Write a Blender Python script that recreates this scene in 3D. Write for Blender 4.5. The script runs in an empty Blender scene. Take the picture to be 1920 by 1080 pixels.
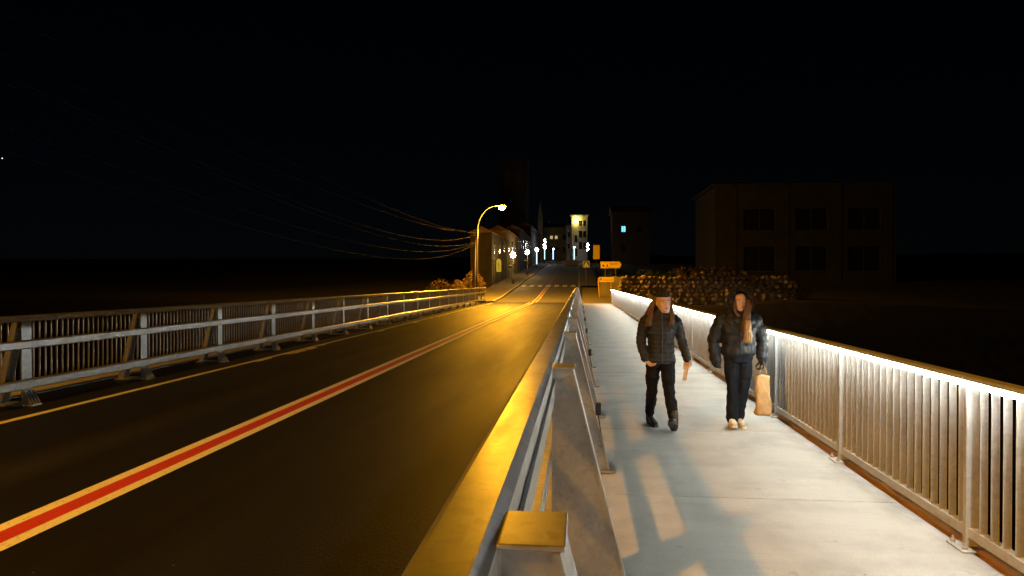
import bpy, bmesh, math, random
from mathutils import Vector, Matrix
R = math.radians
rnd = random.Random(7)
scene = bpy.context.scene
COL = scene.collection

# ------------------------------------------------------------------ camera
cam_data = bpy.data.cameras.new('camera')
cam_data.sensor_width = 36.0
cam_data.lens = 24.375
cam_data.clip_start = 0.05
cam_data.clip_end = 4000
cam = bpy.data.objects.new('camera', cam_data)
cam.location = (0, 0, 1.7)
cam.rotation_euler = (R(89.47), 0, R(5.54))
COL.objects.link(cam)
scene.camera = cam

# ------------------------------------------------------------------ night sky
world = bpy.data.worlds.new('World')
scene.world = world
world.use_nodes = True
wn = world.node_tree
bg = wn.nodes['Background']
sky = wn.nodes.new('ShaderNodeTexSky')
sky.sky_type = 'NISHITA'
sky.sun_disc = False
sky.sun_elevation = R(38)          # moonlit sky
sky.sun_rotation = R(150)
sky.ozone_density = 10.0
sky.dust_density = 0.2
wn.links.new(sky.outputs[0], bg.inputs[0])
bg.inputs[1].default_value = 0.0002

# ------------------------------------------------------------------ exposure
scene.view_settings.view_transform = 'Standard'
scene.view_settings.look = 'None'
scene.view_settings.exposure = 0.0
scene.view_settings.gamma = 1.0
scene.view_settings.use_curve_mapping = False
scene.cycles.use_denoising = True
scene.cycles.max_bounces = 6
scene.cycles.diffuse_bounces = 3
scene.cycles.glossy_bounces = 3
scene.cycles.sample_clamp_indirect = 4.0
scene.cycles.use_light_tree = True

SODIUM = (1.0, 0.425, 0.02)
LEDCOL = (0.97, 1.0, 0.88)

# ================================================================== helpers
class MB:
    """collects shapes of one mesh"""
    def __init__(self):
        self.v = []; self.f = []
    def add(self, vs, fs):
        o = len(self.v)
        self.v += [tuple(p) for p in vs]
        self.f += [tuple(i + o for i in f) for f in fs]
        return self
    def box(self, x0, x1, y0, y1, z0, z1):
        vs = [(x0,y0,z0),(x1,y0,z0),(x1,y1,z0),(x0,y1,z0),(x0,y0,z1),(x1,y0,z1),(x1,y1,z1),(x0,y1,z1)]
        return self.add(vs, [(0,3,2,1),(4,5,6,7),(0,1,5,4),(1,2,6,5),(2,3,7,6),(3,0,4,7)])
    def prism_y(self, poly, y0, y1):
        """poly in (x, z), extruded along y"""
        n = len(poly)
        vs = [(x, y0, z) for x, z in poly] + [(x, y1, z) for x, z in poly]
        fs = [tuple(range(n)), tuple(range(2*n-1, n-1, -1))]
        for i in range(n):
            j = (i+1) % n
            fs.append((i, i+n, j+n, j))
        return self.add(vs, fs)
    def prism_x(self, poly, x0, x1):
        n = len(poly)
        vs = [(x0, y, z) for y, z in poly] + [(x1, y, z) for y, z in poly]
        fs = [tuple(range(n)), tuple(range(2*n-1, n-1, -1))]
        for i in range(n):
            j = (i+1) % n
            fs.append((i, i+n, j+n, j))
        return self.add(vs, fs)
    def prism_z(self, poly, z0, z1):
        n = len(poly)
        vs = [(x, y, z0) for x, y in poly] + [(x, y, z1) for x, y in poly]
        fs = [tuple(range(n)), tuple(range(2*n-1, n-1, -1))]
        for i in range(n):
            j = (i+1) % n
            fs.append((i, i+n, j+n, j))
        return self.add(vs, fs)
    def rings(self, rings, cap=True, closed=False):
        n = len(rings[0]); m = len(rings)
        vs = [p for r in rings for p in r]
        fs = []
        for k in range(m-1 if not closed else m):
            a = k*n; b = ((k+1) % m)*n
            for i in range(n):
                j = (i+1) % n
                fs.append((a+i, a+j, b+j, b+i))
        if cap and not closed:
            fs.append(tuple(range(n-1, -1, -1)))
            fs.append(tuple(range((m-1)*n, m*n)))
        return self.add(vs, fs)
    def tube(self, path, rad, sides=8, flat=1.0, up=None):
        path = [Vector(p) for p in path]
        if not isinstance(rad, (list, tuple)): rad = [rad]*len(path)
        rings = []
        prev = None
        for k, p in enumerate(path):
            if k == 0: t = path[1]-p
            elif k == len(path)-1: t = p-path[k-1]
            else: t = path[k+1]-path[k-1]
            t.normalize()
            if prev is None:
                a = Vector(up) if up else (Vector((0,0,1)) if abs(t.z) < .9 else Vector((1,0,0)))
            else: a = prev
            s = t.cross(a)
            if s.length < 1e-6: s = t.orthogonal()
            s.normalize(); a = s.cross(t).normalized(); prev = a
            r = rad[k]
            rings.append([p + s*math.cos(2*math.pi*i/sides)*r + a*math.sin(2*math.pi*i/sides)*r*flat for i in range(sides)])
        return self.rings(rings)
    def ball(self, c, rx, ry, rz, nu=12, nv=8):
        rg = []
        for k in range(1, nv):
            th = math.pi*k/nv
            rg.append([(c[0]+rx*math.sin(th)*math.cos(2*math.pi*i/nu), c[1]+ry*math.sin(th)*math.sin(2*math.pi*i/nu), c[2]-rz*math.cos(th)) for i in range(nu)])
        return self.rings(rg)
    def capsule(self, path, rad, sides=14, flat=1.0, up=None):
        """tube with rounded ends"""
        path = [Vector(p) for p in path]
        if not isinstance(rad, (list, tuple)): rad = [rad]*len(path)
        d0 = (path[0]-path[1]).normalized(); d1 = (path[-1]-path[-2]).normalized()
        P = [path[0]+d0*rad[0]*.95, path[0]+d0*rad[0]*.7] + path + [path[-1]+d1*rad[-1]*.7, path[-1]+d1*rad[-1]*.95]
        Q = [rad[0]*.25, rad[0]*.7] + list(rad) + [rad[-1]*.7, rad[-1]*.25]
        return self.tube(P, Q, sides, flat, up)
    def mesh(self, name):
        me = bpy.data.meshes.new(name)
        me.from_pydata(self.v, [], self.f)
        me.validate(); me.update()
        return me

def put(name, data, m=None, parent=None, smooth=False, loc=None):
    if isinstance(data, MB): data = data.mesh(name)
    if m is not None and not data.materials: data.materials.append(m)
    if smooth:
        for p in data.polygons: p.use_smooth = True
    o = bpy.data.objects.new(name, data)
    COL.objects.link(o)
    if parent is not None: o.parent = parent
    if loc is not None: o.location = loc
    return o
def empty(name, loc=(0,0,0), rz=0, parent=None):
    o = bpy.data.objects.new(name, None)
    o.empty_display_size = .2
    COL.objects.link(o); o.location = loc; o.rotation_euler = (0, 0, rz)
    return o
def tag(o, label=None, cat=None, group=None, kind=None):
    if label: o['label'] = label
    if cat: o['category'] = cat
    if group: o['group'] = group
    if kind: o['kind'] = kind
    return o
def struct(o, label, cat='ground'):
    return tag(o, label, cat, kind='structure')
def copy_tree(o, parent=None):
    c = o.copy(); COL.objects.link(c)
    if parent is not None: c.parent = parent
    for ch in list(o.children): copy_tree(ch, c)
    return c
def bevel_mesh(mb, name, w, seg=2):
    me = mb.mesh(name)
    bm = bmesh.new(); bm.from_mesh(me)
    bmesh.ops.remove_doubles(bm, verts=bm.verts, dist=1e-5)
    bmesh.ops.recalc_face_normals(bm, faces=bm.faces)
    bmesh.ops.bevel(bm, geom=bm.edges[:], offset=w, segments=seg, affect='EDGES', profile=.5)
    bm.to_mesh(me); bm.free()
    return me
def remesh(mb, name, voxel, it=2, fac=.5):
    me = mb.mesh(name+'_raw')
    bm = bmesh.new(); bm.from_mesh(me)
    bmesh.ops.recalc_face_normals(bm, faces=bm.faces)
    bm.to_mesh(me); bm.free()
    o = bpy.data.objects.new(name+'_raw', me); COL.objects.link(o)
    m = o.modifiers.new('r', 'REMESH'); m.mode = 'VOXEL'; m.voxel_size = voxel; m.use_smooth_shade = True
    if it:
        s = o.modifiers.new('s', 'SMOOTH'); s.iterations = it; s.factor = fac
    dg = bpy.context.evaluated_depsgraph_get()
    out = bpy.data.meshes.new_from_object(o.evaluated_get(dg))
    out.name = name
    bpy.data.objects.remove(o); bpy.data.meshes.remove(me)
    for p in out.polygons: p.use_smooth = True
    return out

# ------------------------------------------------------------------ materials
def nodes_of(name):
    m = bpy.data.materials.new(name); m.use_nodes = True
    nt = m.node_tree
    return m, nt, nt.nodes['Principled BSDF']
def pos_scaled(nt, scale, coord='POS'):
    if coord == 'POS':
        g = nt.nodes.new('ShaderNodeNewGeometry'); out = g.outputs['Position']
    else:
        g = nt.nodes.new('ShaderNodeTexCoord'); out = g.outputs['Object']
    mp = nt.nodes.new('ShaderNodeMapping'); mp.inputs['Scale'].default_value = scale
    nt.links.new(out, mp.inputs['Vector'])
    return mp.outputs[0]
def noise(nt, vec, scale, detail=4, rough=.55):
    n = nt.nodes.new('ShaderNodeTexNoise')
    n.inputs['Scale'].default_value = scale; n.inputs['Detail'].default_value = detail; n.inputs['Roughness'].default_value = rough
    nt.links.new(vec, n.inputs['Vector'])
    return n.outputs['Fac']
def ramp(nt, fac, stops):
    r = nt.nodes.new('ShaderNodeValToRGB')
    e = r.color_ramp.elements
    while len(e) < len(stops): e.new(.5)
    for i, (p, c) in enumerate(stops):
        e[i].position = p; e[i].color = (c[0], c[1], c[2], 1)
    nt.links.new(fac, r.inputs[0])
    return r.outputs[0]
def mixc(nt, fac, a, b, mode='MIX'):
    m = nt.nodes.new('ShaderNodeMix'); m.data_type = 'RGBA'; m.blend_type = mode
    for s, v in ((m.inputs[0], fac), (m.inputs[6], a), (m.inputs[7], b)):
        if hasattr(v, 'is_linked'): nt.links.new(v, s)
        elif isinstance(v, (tuple, list)): s.default_value = (v[0], v[1], v[2], 1)
        else: s.default_value = v
    return m.outputs[2]
def bump(nt, bsdf, fac, strength, dist):
    b = nt.nodes.new('ShaderNodeBump'); b.inputs['Strength'].default_value = strength; b.inputs['Distance'].default_value = dist
    nt.links.new(fac, b.inputs['Height']); nt.links.new(b.outputs[0], bsdf.inputs['Normal'])
def plain(name, c, rough=.6, metal=0., var=.18, scale=9., bmp=0., sc=(1,1,1), coord='POS', spec=.5):
    m, nt, b = nodes_of(name)
    f = noise(nt, pos_scaled(nt, sc, coord), scale)
    lo = [max(0, k*(1-var)) for k in c]; hi = [min(1, k*(1+var)) for k in c]
    nt.links.new(ramp(nt, f, [(.3, lo), (.7, hi)]), b.inputs['Base Color'])
    b.inputs['Roughness'].default_value = rough; b.inputs['Metallic'].default_value = metal
    b.inputs['Specular IOR Level'].default_value = spec
    if bmp: bump(nt, b, f, bmp, .02)
    return m
def emit(name, c, s):
    m, nt, b = nodes_of(name)
    b.inputs['Base Color'].default_value = (.3, .3, .3, 1)
    b.inputs['Emission Color'].default_value = (*c, 1); b.inputs['Emission Strength'].default_value = s
    return m

def make_asphalt():
    m, nt, b = nodes_of('asphalt')
    p = pos_scaled(nt, (1,1,1))
    fine = noise(nt, p, 95, 3, .75)
    grit = noise(nt, p, 45, 4, .6)
    big = noise(nt, pos_scaled(nt, (1.2,.12,1)), 1.0, 4, .6)
    c = ramp(nt, fine, [(.3, (.001,.001,.001)), (.54, (.0032,.003,.003)), (.70, (.026,.024,.023))])
    c2 = mixc(nt, ramp(nt, big, [(.35, (0,0,0)), (.7, (1,1,1))]), c, (.0055,.0052,.005))
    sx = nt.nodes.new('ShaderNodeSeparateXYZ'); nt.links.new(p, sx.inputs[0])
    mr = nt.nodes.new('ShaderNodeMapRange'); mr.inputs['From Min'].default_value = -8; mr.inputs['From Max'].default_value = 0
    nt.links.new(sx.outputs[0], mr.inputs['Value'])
    path = ramp(nt, mr.outputs[0], [(.33, (0,0,0)), (.39, (.8,.8,.8)), (.44, (0,0,0)), (.66, (0,0,0)), (.71, (.35,.35,.35)), (.76, (0,0,0))])  # paler wheel tracks; the left one also paints railing light falling through the barrier
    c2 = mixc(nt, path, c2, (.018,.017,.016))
    v = nt.nodes.new('ShaderNodeTexVoronoi'); v.inputs['Scale'].default_value = 3.0; nt.links.new(p, v.inputs['Vector'])
    spk = ramp(nt, v.outputs['Distance'], [(.0, (1,1,1)), (.03, (0,0,0))])
    c3 = mixc(nt, spk, c2, (.3,.29,.27))
    nt.links.new(c3, b.inputs['Base Color'])
    rr = ramp(nt, big, [(.3, (.50,.50,.50)), (.7, (.64,.64,.64))])
    nt.links.new(rr, b.inputs['Roughness'])
    b.inputs['Specular IOR Level'].default_value = .27
    bump(nt, b, grit, .5, .008)
    return m
def make_concrete():
    m, nt, b = nodes_of('walkway_concrete')
    st = noise(nt, pos_scaled(nt, (.9, 26, 1)), 1.6, 5, .62)       # broom strokes run across the path
    st2 = noise(nt, pos_scaled(nt, (.5, 2.0, 1)), 1.3, 4, .6)
    bl = noise(nt, pos_scaled(nt, (1,1,1)), 1.7, 5, .6)
    sp = noise(nt, pos_scaled(nt, (1,1,1)), 24, 3, .55)
    c = ramp(nt, st2, [(.25, (.34,.335,.32)), (.75, (.47,.46,.435))])
    c = mixc(nt, .3, c, ramp(nt, st, [(.3, (.33,.325,.31)), (.7, (.46,.455,.43))]))
    fn = noise(nt, pos_scaled(nt, (1,1,1)), 90, 4, .7)
    c = mixc(nt, .35, c, ramp(nt, fn, [(.35, (.28,.275,.26)), (.65, (.52,.51,.49))]))
    c = mixc(nt, ramp(nt, bl, [(.46, (0,0,0)), (.72, (.6,.6,.6))]), c, (.26,.25,.235))
    c = mixc(nt, ramp(nt, sp, [(.72, (0,0,0)), (.76, (.75,.75,.75))]), c, (.11,.105,.1))
    pw_ = pos_scaled(nt, (1,1,1))
    sx = nt.nodes.new('ShaderNodeSeparateXYZ'); nt.links.new(pw_, sx.inputs[0])
    mr = nt.nodes.new('ShaderNodeMapRange'); mr.inputs['From Min'].default_value = 0; mr.inputs['From Max'].default_value = 2.46
    nt.links.new(sx.outputs[0], mr.inputs['Value'])
    edge = ramp(nt, mr.outputs[0], [(.0, (1,1,1)), (.16, (0,0,0)), (.90, (0,0,0)), (1.0, (1,1,1))])
    dn = noise(nt, pos_scaled(nt, (1,.5,1)), 5, 5, .65)
    dirt = mixc(nt, 1.0, edge, ramp(nt, dn, [(.38, (0,0,0)), (.66, (.8,.8,.8))]), 'MULTIPLY')
    c = mixc(nt, dirt, c, (.15,.14,.125))
    sn = noise(nt, pos_scaled(nt, (1,1,1)), 4.5, 3, .5)
    c = mixc(nt, ramp(nt, sn, [(.66, (0,0,0)), (.72, (.35,.35,.35))]), c, (.20,.19,.175))
    nt.links.new(c, b.inputs['Base Color'])
    b.inputs['Roughness'].default_value = .78
    b.inputs['Specular IOR Level'].default_value = .3
    bump(nt, b, fn, .3, .004)
    return m
def make_galv(name='galvanised_steel', metal=.86, k=1.0):
    m, nt, b = nodes_of(name)
    p = pos_scaled(nt, (1,1,1))
    v = nt.nodes.new('ShaderNodeTexVoronoi'); v.inputs['Scale'].default_value = 38; nt.links.new(p, v.inputs['Vector'])
    n1 = noise(nt, p, 3.5, 5, .6)
    n2 = noise(nt, pos_scaled(nt, (1,.2,1)), 14, 4, .6)
    c = mixc(nt, .25, ramp(nt, n1, [(.3, (.42*k,.43*k,.44*k)), (.7, (.58*k,.59*k,.595*k))]), v.outputs['Color'], 'SOFT_LIGHT')
    c = mixc(nt, ramp(nt, n2, [(.55, (0,0,0)), (.8, (.55,.55,.55))]), c, (.33,.33,.325))
    bw = nt.nodes.new('ShaderNodeHueSaturation'); bw.inputs['Saturation'].default_value = .12
    nt.links.new(c, bw.inputs['Color']); nt.links.new(bw.outputs[0], b.inputs['Base Color'])
    b.inputs['Metallic'].default_value = metal
    nt.links.new(ramp(nt, n2, [(.3, (.30,.30,.30)), (.75, (.46,.46,.46))]), b.inputs['Roughness'])
    bump(nt, b, n2, .12, .004)
    return m
def make_paint(name, c, worn=(.05,.048,.045)):
    m, nt, b = nodes_of(name)
    p = pos_scaled(nt, (1,1,1))
    w = noise(nt, p, 30, 6, .75); w2 = noise(nt, pos_scaled(nt, (1,.3,1)), 3, 4, .6)
    col = mixc(nt, ramp(nt, w2, [(.3, (0,0,0)), (.75, (.5,.5,.5))]), c, [k*.75 for k in c])
    col = mixc(nt, ramp(nt, w, [(.56, (0,0,0)), (.68, (.8,.8,.8))]), col, worn)
    nt.links.new(col, b.inputs['Base Color']); b.inputs['Roughness'].default_value = .6
    bump(nt, b, w, .2, .003)
    return m
def make_quilt(name, c):
    m, nt, b = nodes_of(name)
    f = noise(nt, pos_scaled(nt, (1,1,1), 'OBJ'), 26, 4, .6)
    nt.links.new(ramp(nt, f, [(.3, [k*.7 for k in c]), (.7, [k*1.35 for k in c])]), b.inputs['Base Color'])
    b.inputs['Roughness'].default_value = .58
    b.inputs['Specular IOR Level'].default_value = .28
    bump(nt, b, f, .5, .02)
    return m

M = {}
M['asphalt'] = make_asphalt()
M['concrete'] = make_concrete()
M['galv'] = make_galv('galvanised_steel', .88, .78)
M['galv_new'] = make_galv('fresh_galvanised_steel', .45, 1.08)
M['old_asphalt'] = plain('old_street_asphalt', (.075,.068,.06), .7, var=.35, scale=6, bmp=.3, sc=(1,.4,1))
M['white_paint'] = make_paint('white_road_paint', (.74,.72,.66))
M['red_paint'] = make_paint('red_road_paint', (.50,.035,.025))
M['kerb'] = plain('kerb_concrete', (.32,.30,.27), .85, var=.3, scale=5, bmp=.3)
M['bare_concrete'] = plain('bare_concrete', (.24,.225,.2), .9, var=.35, scale=3, bmp=.3)
M['rust'] = plain('weathered_steel', (.36,.18,.07), .8, var=.4, scale=7, bmp=.2, sc=(1,.3,1))
M['pavement'] = plain('pavement_asphalt', (.13,.115,.095), .85, var=.35, scale=8, bmp=.3)
M['soil'] = plain('bank_soil', (.022,.018,.013), .95, var=.5, scale=1.3, bmp=.6)
M['water'] = plain('river_water', (.006,.008,.009), .12, var=.3, scale=.8, bmp=.25)
M['lamp_grey'] = plain('lamp_post_steel', (.085,.085,.085), .6, .2, var=.12, scale=6)
M['wood'] = plain('weathered_pole_wood', (.20,.15,.10), .9, var=.35, scale=12, sc=(6,6,.4), bmp=.3)
M['black_metal'] = plain('black_metal', (.018,.018,.02), .45, .3, var=.25)
M['black_plastic'] = plain('black_plastic', (.012,.012,.013), .4, var=.25)
M['wire'] = plain('cable_sheath', (.014,.013,.012), .7, var=.1, spec=.1)
M['sodium'] = emit('sodium_bowl', SODIUM, 6500)
M['sodium_old'] = emit('sodium_bowl_aged', SODIUM, 32000)
M['led'] = emit('led_strip_light', LEDCOL, 102)
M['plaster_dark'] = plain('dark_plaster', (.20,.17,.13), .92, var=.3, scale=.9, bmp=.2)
M['plaster_beige'] = plain('beige_plaster', (.46,.42,.32), .9, var=.2, scale=.8, bmp=.15)
M['plaster_olive'] = plain('olive_plaster', (.30,.28,.15), .9, var=.3, scale=.7, bmp=.15)
M['stone_facade'] = plain('pale_stone_facade', (.36,.33,.29), .92, var=.25, scale=1.2, bmp=.3)
M['roof'] = plain('roof_tile', (.12,.07,.05), .9, var=.3, scale=4, bmp=.3)
M['glass'] = plain('dark_window_glass', (.012,.013,.016), .08, var=.1)
M['shutter'] = plain('dark_shutter', (.045,.04,.035), .7, var=.2)
M['stone'] = plain('rubble_stone', (.27,.21,.15), .95, var=.45, scale=2.6, bmp=.6)
M['mortar'] = plain('wall_mortar', (.19,.14,.10), .95, var=.4, scale=4, bmp=.5)
M['leaf'] = plain('hedge_leaf', (.045,.06,.022), .7, var=.5, scale=3)
M['dry_leaf'] = plain('winter_twig_leaf', (.085,.047,.026), .85, var=.5, scale=3)
M['bark'] = plain('bark', (.09,.065,.045), .95, var=.4, scale=9, bmp=.5)
M['sign_yellow'] = plain('yellow_sign_face', (.78,.55,.08), .5, var=.08, scale=4)
M['sign_white'] = plain('white_sign_face', (.72,.70,.64), .5, var=.08, scale=4)
M['sign_blue'] = plain('blue_sign_face', (.02,.07,.30), .45, var=.1)
M['sign_ink'] = plain('sign_ink', (.03,.025,.02), .6, var=.1)
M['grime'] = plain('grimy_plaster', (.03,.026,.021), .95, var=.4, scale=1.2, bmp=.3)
M['ochre_paint'] = plain('ochre_paint', (.55,.33,.07), .6, var=.15)

# ================================================================== setting
BR_END = 54.0
prof = [(-400,.05),(54,.05),(60,.22),(80,1.35),(101,2.55),(120,3.75),(150,5.5),(200,7.6),(260,8.6),(420,14)]
def street_z(y):
    for (a, za), (b, zb) in zip(prof, prof[1:]):
        if a <= y <= b: return za + (zb-za)*(y-a)/(b-a)
    return prof[-1][1]

def ground_h(x, y):
    far = street_z(max(y, 54)) - .35
    if y > 54: b = far
    elif y > 49: t = (y-49)/5; b = -11 + (far+11)*t
    elif y > -30: b = -11
    elif y > -36: t = (-30-y)/6; b = -11 + 10.7*t
    else: b = -.3
    if y > 260: b += (y-260)*.02*(1+.3*math.sin(x*.006))
    if y > 54 and abs(x) > 12: b += .5*math.sin(x*.11)*math.sin(y*.13) - .0
    return min(b, 30)
xs = [-1500,-900,-500,-300,-180,-110,-70,-50,-38,-30,-24,-19,-15,-12,-9.6,-3,3.4,6,9,12,16,20,26,34,44,58,80,120,200,320,520,900,1500]
ys = [-900,-300,-120,-60,-36,-30,-20,20,44,49,50.5,52,53,54.02,57,60,64,68,72,76,80,86,93,101,110,120,135,150,175,200,230,260,300,350,420,560,800,1200,1800,2500]
g = MB()
g.add([(x, y, ground_h(x, y)) for y in ys for x in xs], [(j*len(xs)+i, j*len(xs)+i+1, (j+1)*len(xs)+i+1, (j+1)*len(xs)+i) for j in range(len(ys)-1) for i in range(len(xs)-1)])
struct(put('ground', g, M['soil'], smooth=True), 'dark earth of both river banks and the hill beyond')
w = MB().add([(-1500,-29.5,-9),(1500,-29.5,-9),(1500,49.7,-9),(-1500,49.7,-9)], [(0,1,2,3)])
struct(put('river', w, M['water']), 'black river water passing under the bridge', 'water')

# bridge deck (bearing slab under road and walkway)
d = MB().box(-8.75, 2.42, -36, BR_END-.02, -.62, -.16)
struct(put('bridge_deck', d, M['bare_concrete']), 'concrete bridge deck slab carrying road and walkway', 'bridge')

def strip(x0, x1, y0, y1, lift, step=2.0, zf=street_z):
    mb = MB(); n = max(1, int((y1-y0)/step))
    vs = []; fs = []
    for k in range(n+1):
        y = y0+(y1-y0)*k/n
        vs += [(x0, y, zf(y)+lift), (x1, y, zf(y)+lift)]
    for k in range(n): fs.append((2*k, 2*k+1, 2*k+3, 2*k+2))
    return mb.add(vs, fs)
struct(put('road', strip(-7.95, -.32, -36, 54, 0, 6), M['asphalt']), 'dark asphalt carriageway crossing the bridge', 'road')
struct(put('street', strip(-6.72, -.12, 54.0, 262, 0, 3), M['old_asphalt']), 'asphalt street climbing from the bridge into town', 'road')
# joint of the bridge end
jt = MB().box(-7.9, -.34, 53.85, 54.12, .02, .062)
struct(put('expansion_joint', jt, M['black_metal']), 'steel expansion joint across the road at the bridge end', 'joint')

def marking(name, mb, m, label):
    return struct(put(name, mb, m), label, 'road marking')
CX = -3.70
marking('red_centre_band', strip(CX-.085, CX+.085, -36, 53.8, .008, 6), M['red_paint'], 'red band painted along the middle of the road')
marking('centre_line', strip(CX-.195, CX-.085, -36, 53.8, .008, 6), M['white_paint'], 'pale line along the left of the red centre band')
marking('centre_line', strip(CX+.085, CX+.195, -36, 53.8, .008, 6), M['white_paint'], 'pale line along the right of the red centre band')
def edge_line(y0, y1):
    r2 = random.Random(3); mb = MB(); vs = []; fs = []
    n = int((y1-y0)/.12); blob = 0
    for k in range(n+1):
        y = y0+(y1-y0)*k/n
        if y > 11 and r2.random() < .05: blob = r2.randint(3, 9); amp = r2.uniform(.08,.24)
        ex = amp*(.6+.4*r2.random()) if blob > 0 else 0
        blob -= 1
        vs += [(-6.76+r2.uniform(-.006,.006), y, street_z(y)+.006), (-6.64+r2.uniform(-.006,.006)+ex, y, street_z(y)+.006)]
    for k in range(n): fs.append((2*k, 2*k+1, 2*k+3, 2*k+2))
    return mb.add(vs, fs)
marking('edge_line', edge_line(-36, 53.5), M['white_paint'], 'worn ragged edge line beside the left bridge barrier')
# street markings
xo = MB(); nn = 18
def cxs(y): return -3.55 + max(0, y-54)*.004
for k in range(14):
    y0 = 54.6+k*2.6
    if y0 > 75: break
    for a, b in ((-.19,-.09),(.09,.19)):
        xo.add([(cxs(y0)+a, y0, street_z(y0)+.008),(cxs(y0)+b, y0, street_z(y0)+.008),(cxs(y0+2.2)+b, y0+2.2, street_z(y0+2.2)+.008),(cxs(y0+2.2)+a, y0+2.2, street_z(y0+2.2)+.008)], [(0,1,2,3)])
marking('broken_centre_line', xo, M['white_paint'], 'broken pale lines on the street before the crossing')
marking('red_centre_band', strip(-3.64, -3.46, 54.4, 74.5, .006, 3), M['red_paint'], 'faded red band on the street before the crossing')
xr = MB()
for k in range(9):
    y0 = 81+k*5
    xr.add([(-3.5,y0,street_z(y0)+.008),(-3.35,y0,street_z(y0)+.008),(-3.35,y0+3,street_z(y0+3)+.008),(-3.5,y0+3,street_z(y0+3)+.008)],[(0,1,2,3)])
marking('broken_centre_line', xr, M['red_paint'], 'broken reddish line on the street beyond the crossing')
for k in range(7):
    x0 = -6.45+k*.92
    q = strip(x0, x0+.5, 76.2, 79.0, .008, 1.4)
    o = marking('crossing_stripe', q, M['white_paint'], ['leftmost', 'second from left', 'third from left', 'middle', 'third from right', 'second from right', 'rightmost'][k]+' white stripe of the pedestrian crossing')

# kerbs, pavements of the street
def kerb(name, x0, x1, y0, y1, h, label, m=M['kerb']):
    root = None
    mb = MB(); vs = []; fs = []; n = int((y1-y0)/2.5)
    rings = []
    for k in range(n+1):
        y = y0+(y1-y0)*k/n; z = street_z(y)
        rings.append([(x0,y,z-.2),(x1,y,z-.2),(x1,y,z+h),(x0,y,z+h)])
    mb.rings(rings)
    return struct(put(name, mb, m), label, 'kerb')
kerb('kerb', -6.90, -6.70, 54.2, 200, .13, 'pale kerb along the left of the street')
kerb('kerb', -.12, .08, 54.2, 200, .13, 'kerb along the right of the street')
struct(put('pavement', strip(-9.6, -6.9, 54.0, 200, .126, 3), M['pavement']), 'left pavement climbing beside the street lamps', 'pavement')
struct(put('pavement', strip(.08, 3.4, 54.0, 76, .006, 2, lambda y: max(street_z(y)-.05, .0)), M['pavement']), 'orange lit pavement where the walkway meets the street', 'pavement')
struct(put('pavement', strip(.08, 2.2, 76.02, 200, .126, 3), M['pavement']), 'narrow right pavement beyond the crossing sign', 'pavement')

# left edge of the bridge: upstand behind the posts
ku = empty('bridge_edge_kerb', (0,0,0)); struct(ku, 'concrete edge strip under the left bridge barrier', 'kerb')
for k in range(23):
    y0 = -36+k*4
    y1 = min(y0+3.985, 53.95)
    me = MB().box(-8.62, -7.95, y0, y1, -.155, .058)
    put('kerb_block', me, M['kerb'], ku)
kr = empty('barrier_kerb', (0,0,0)); struct(kr, 'low concrete kerb under the barrier beside the walkway', 'kerb')
for k in range(23):
    y0 = -36+k*4; y1 = min(y0+3.985, 53.95)
    put('kerb_block', MB().box(-.32, -.02, y0, y1, -.155, .012), M['kerb'], kr)

# walkway slabs
wk = empty('walkway', (0,0,0)); struct(wk, 'pale brushed concrete walkway of the bridge', 'walkway')
SL = 2.5
slab_me = bevel_mesh(MB().box(-.015, 2.452, 0, SL-.012, -.155, 0), 'slab', .006, 1)
slab_me.materials.append(M['concrete'])
y = 5.58 - SL*17
while y < BR_END-.5:
    if y+SL > BR_END:
        put('slab', MB().box(-.015, 2.452, y, BR_END-.03, -.155, 0), M['concrete'], wk)
    else:
        put('slab', slab_me, None, wk, loc=(0, y, rnd.uniform(-.0015,.0015)))
    y += SL
eb = MB().box(2.46, 2.78, -36, BR_END, -.45, -.025)
struct(put('edge_beam', eb, M['rust']), 'rust brown steel edge beam below the lit railing', 'beam')

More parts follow.
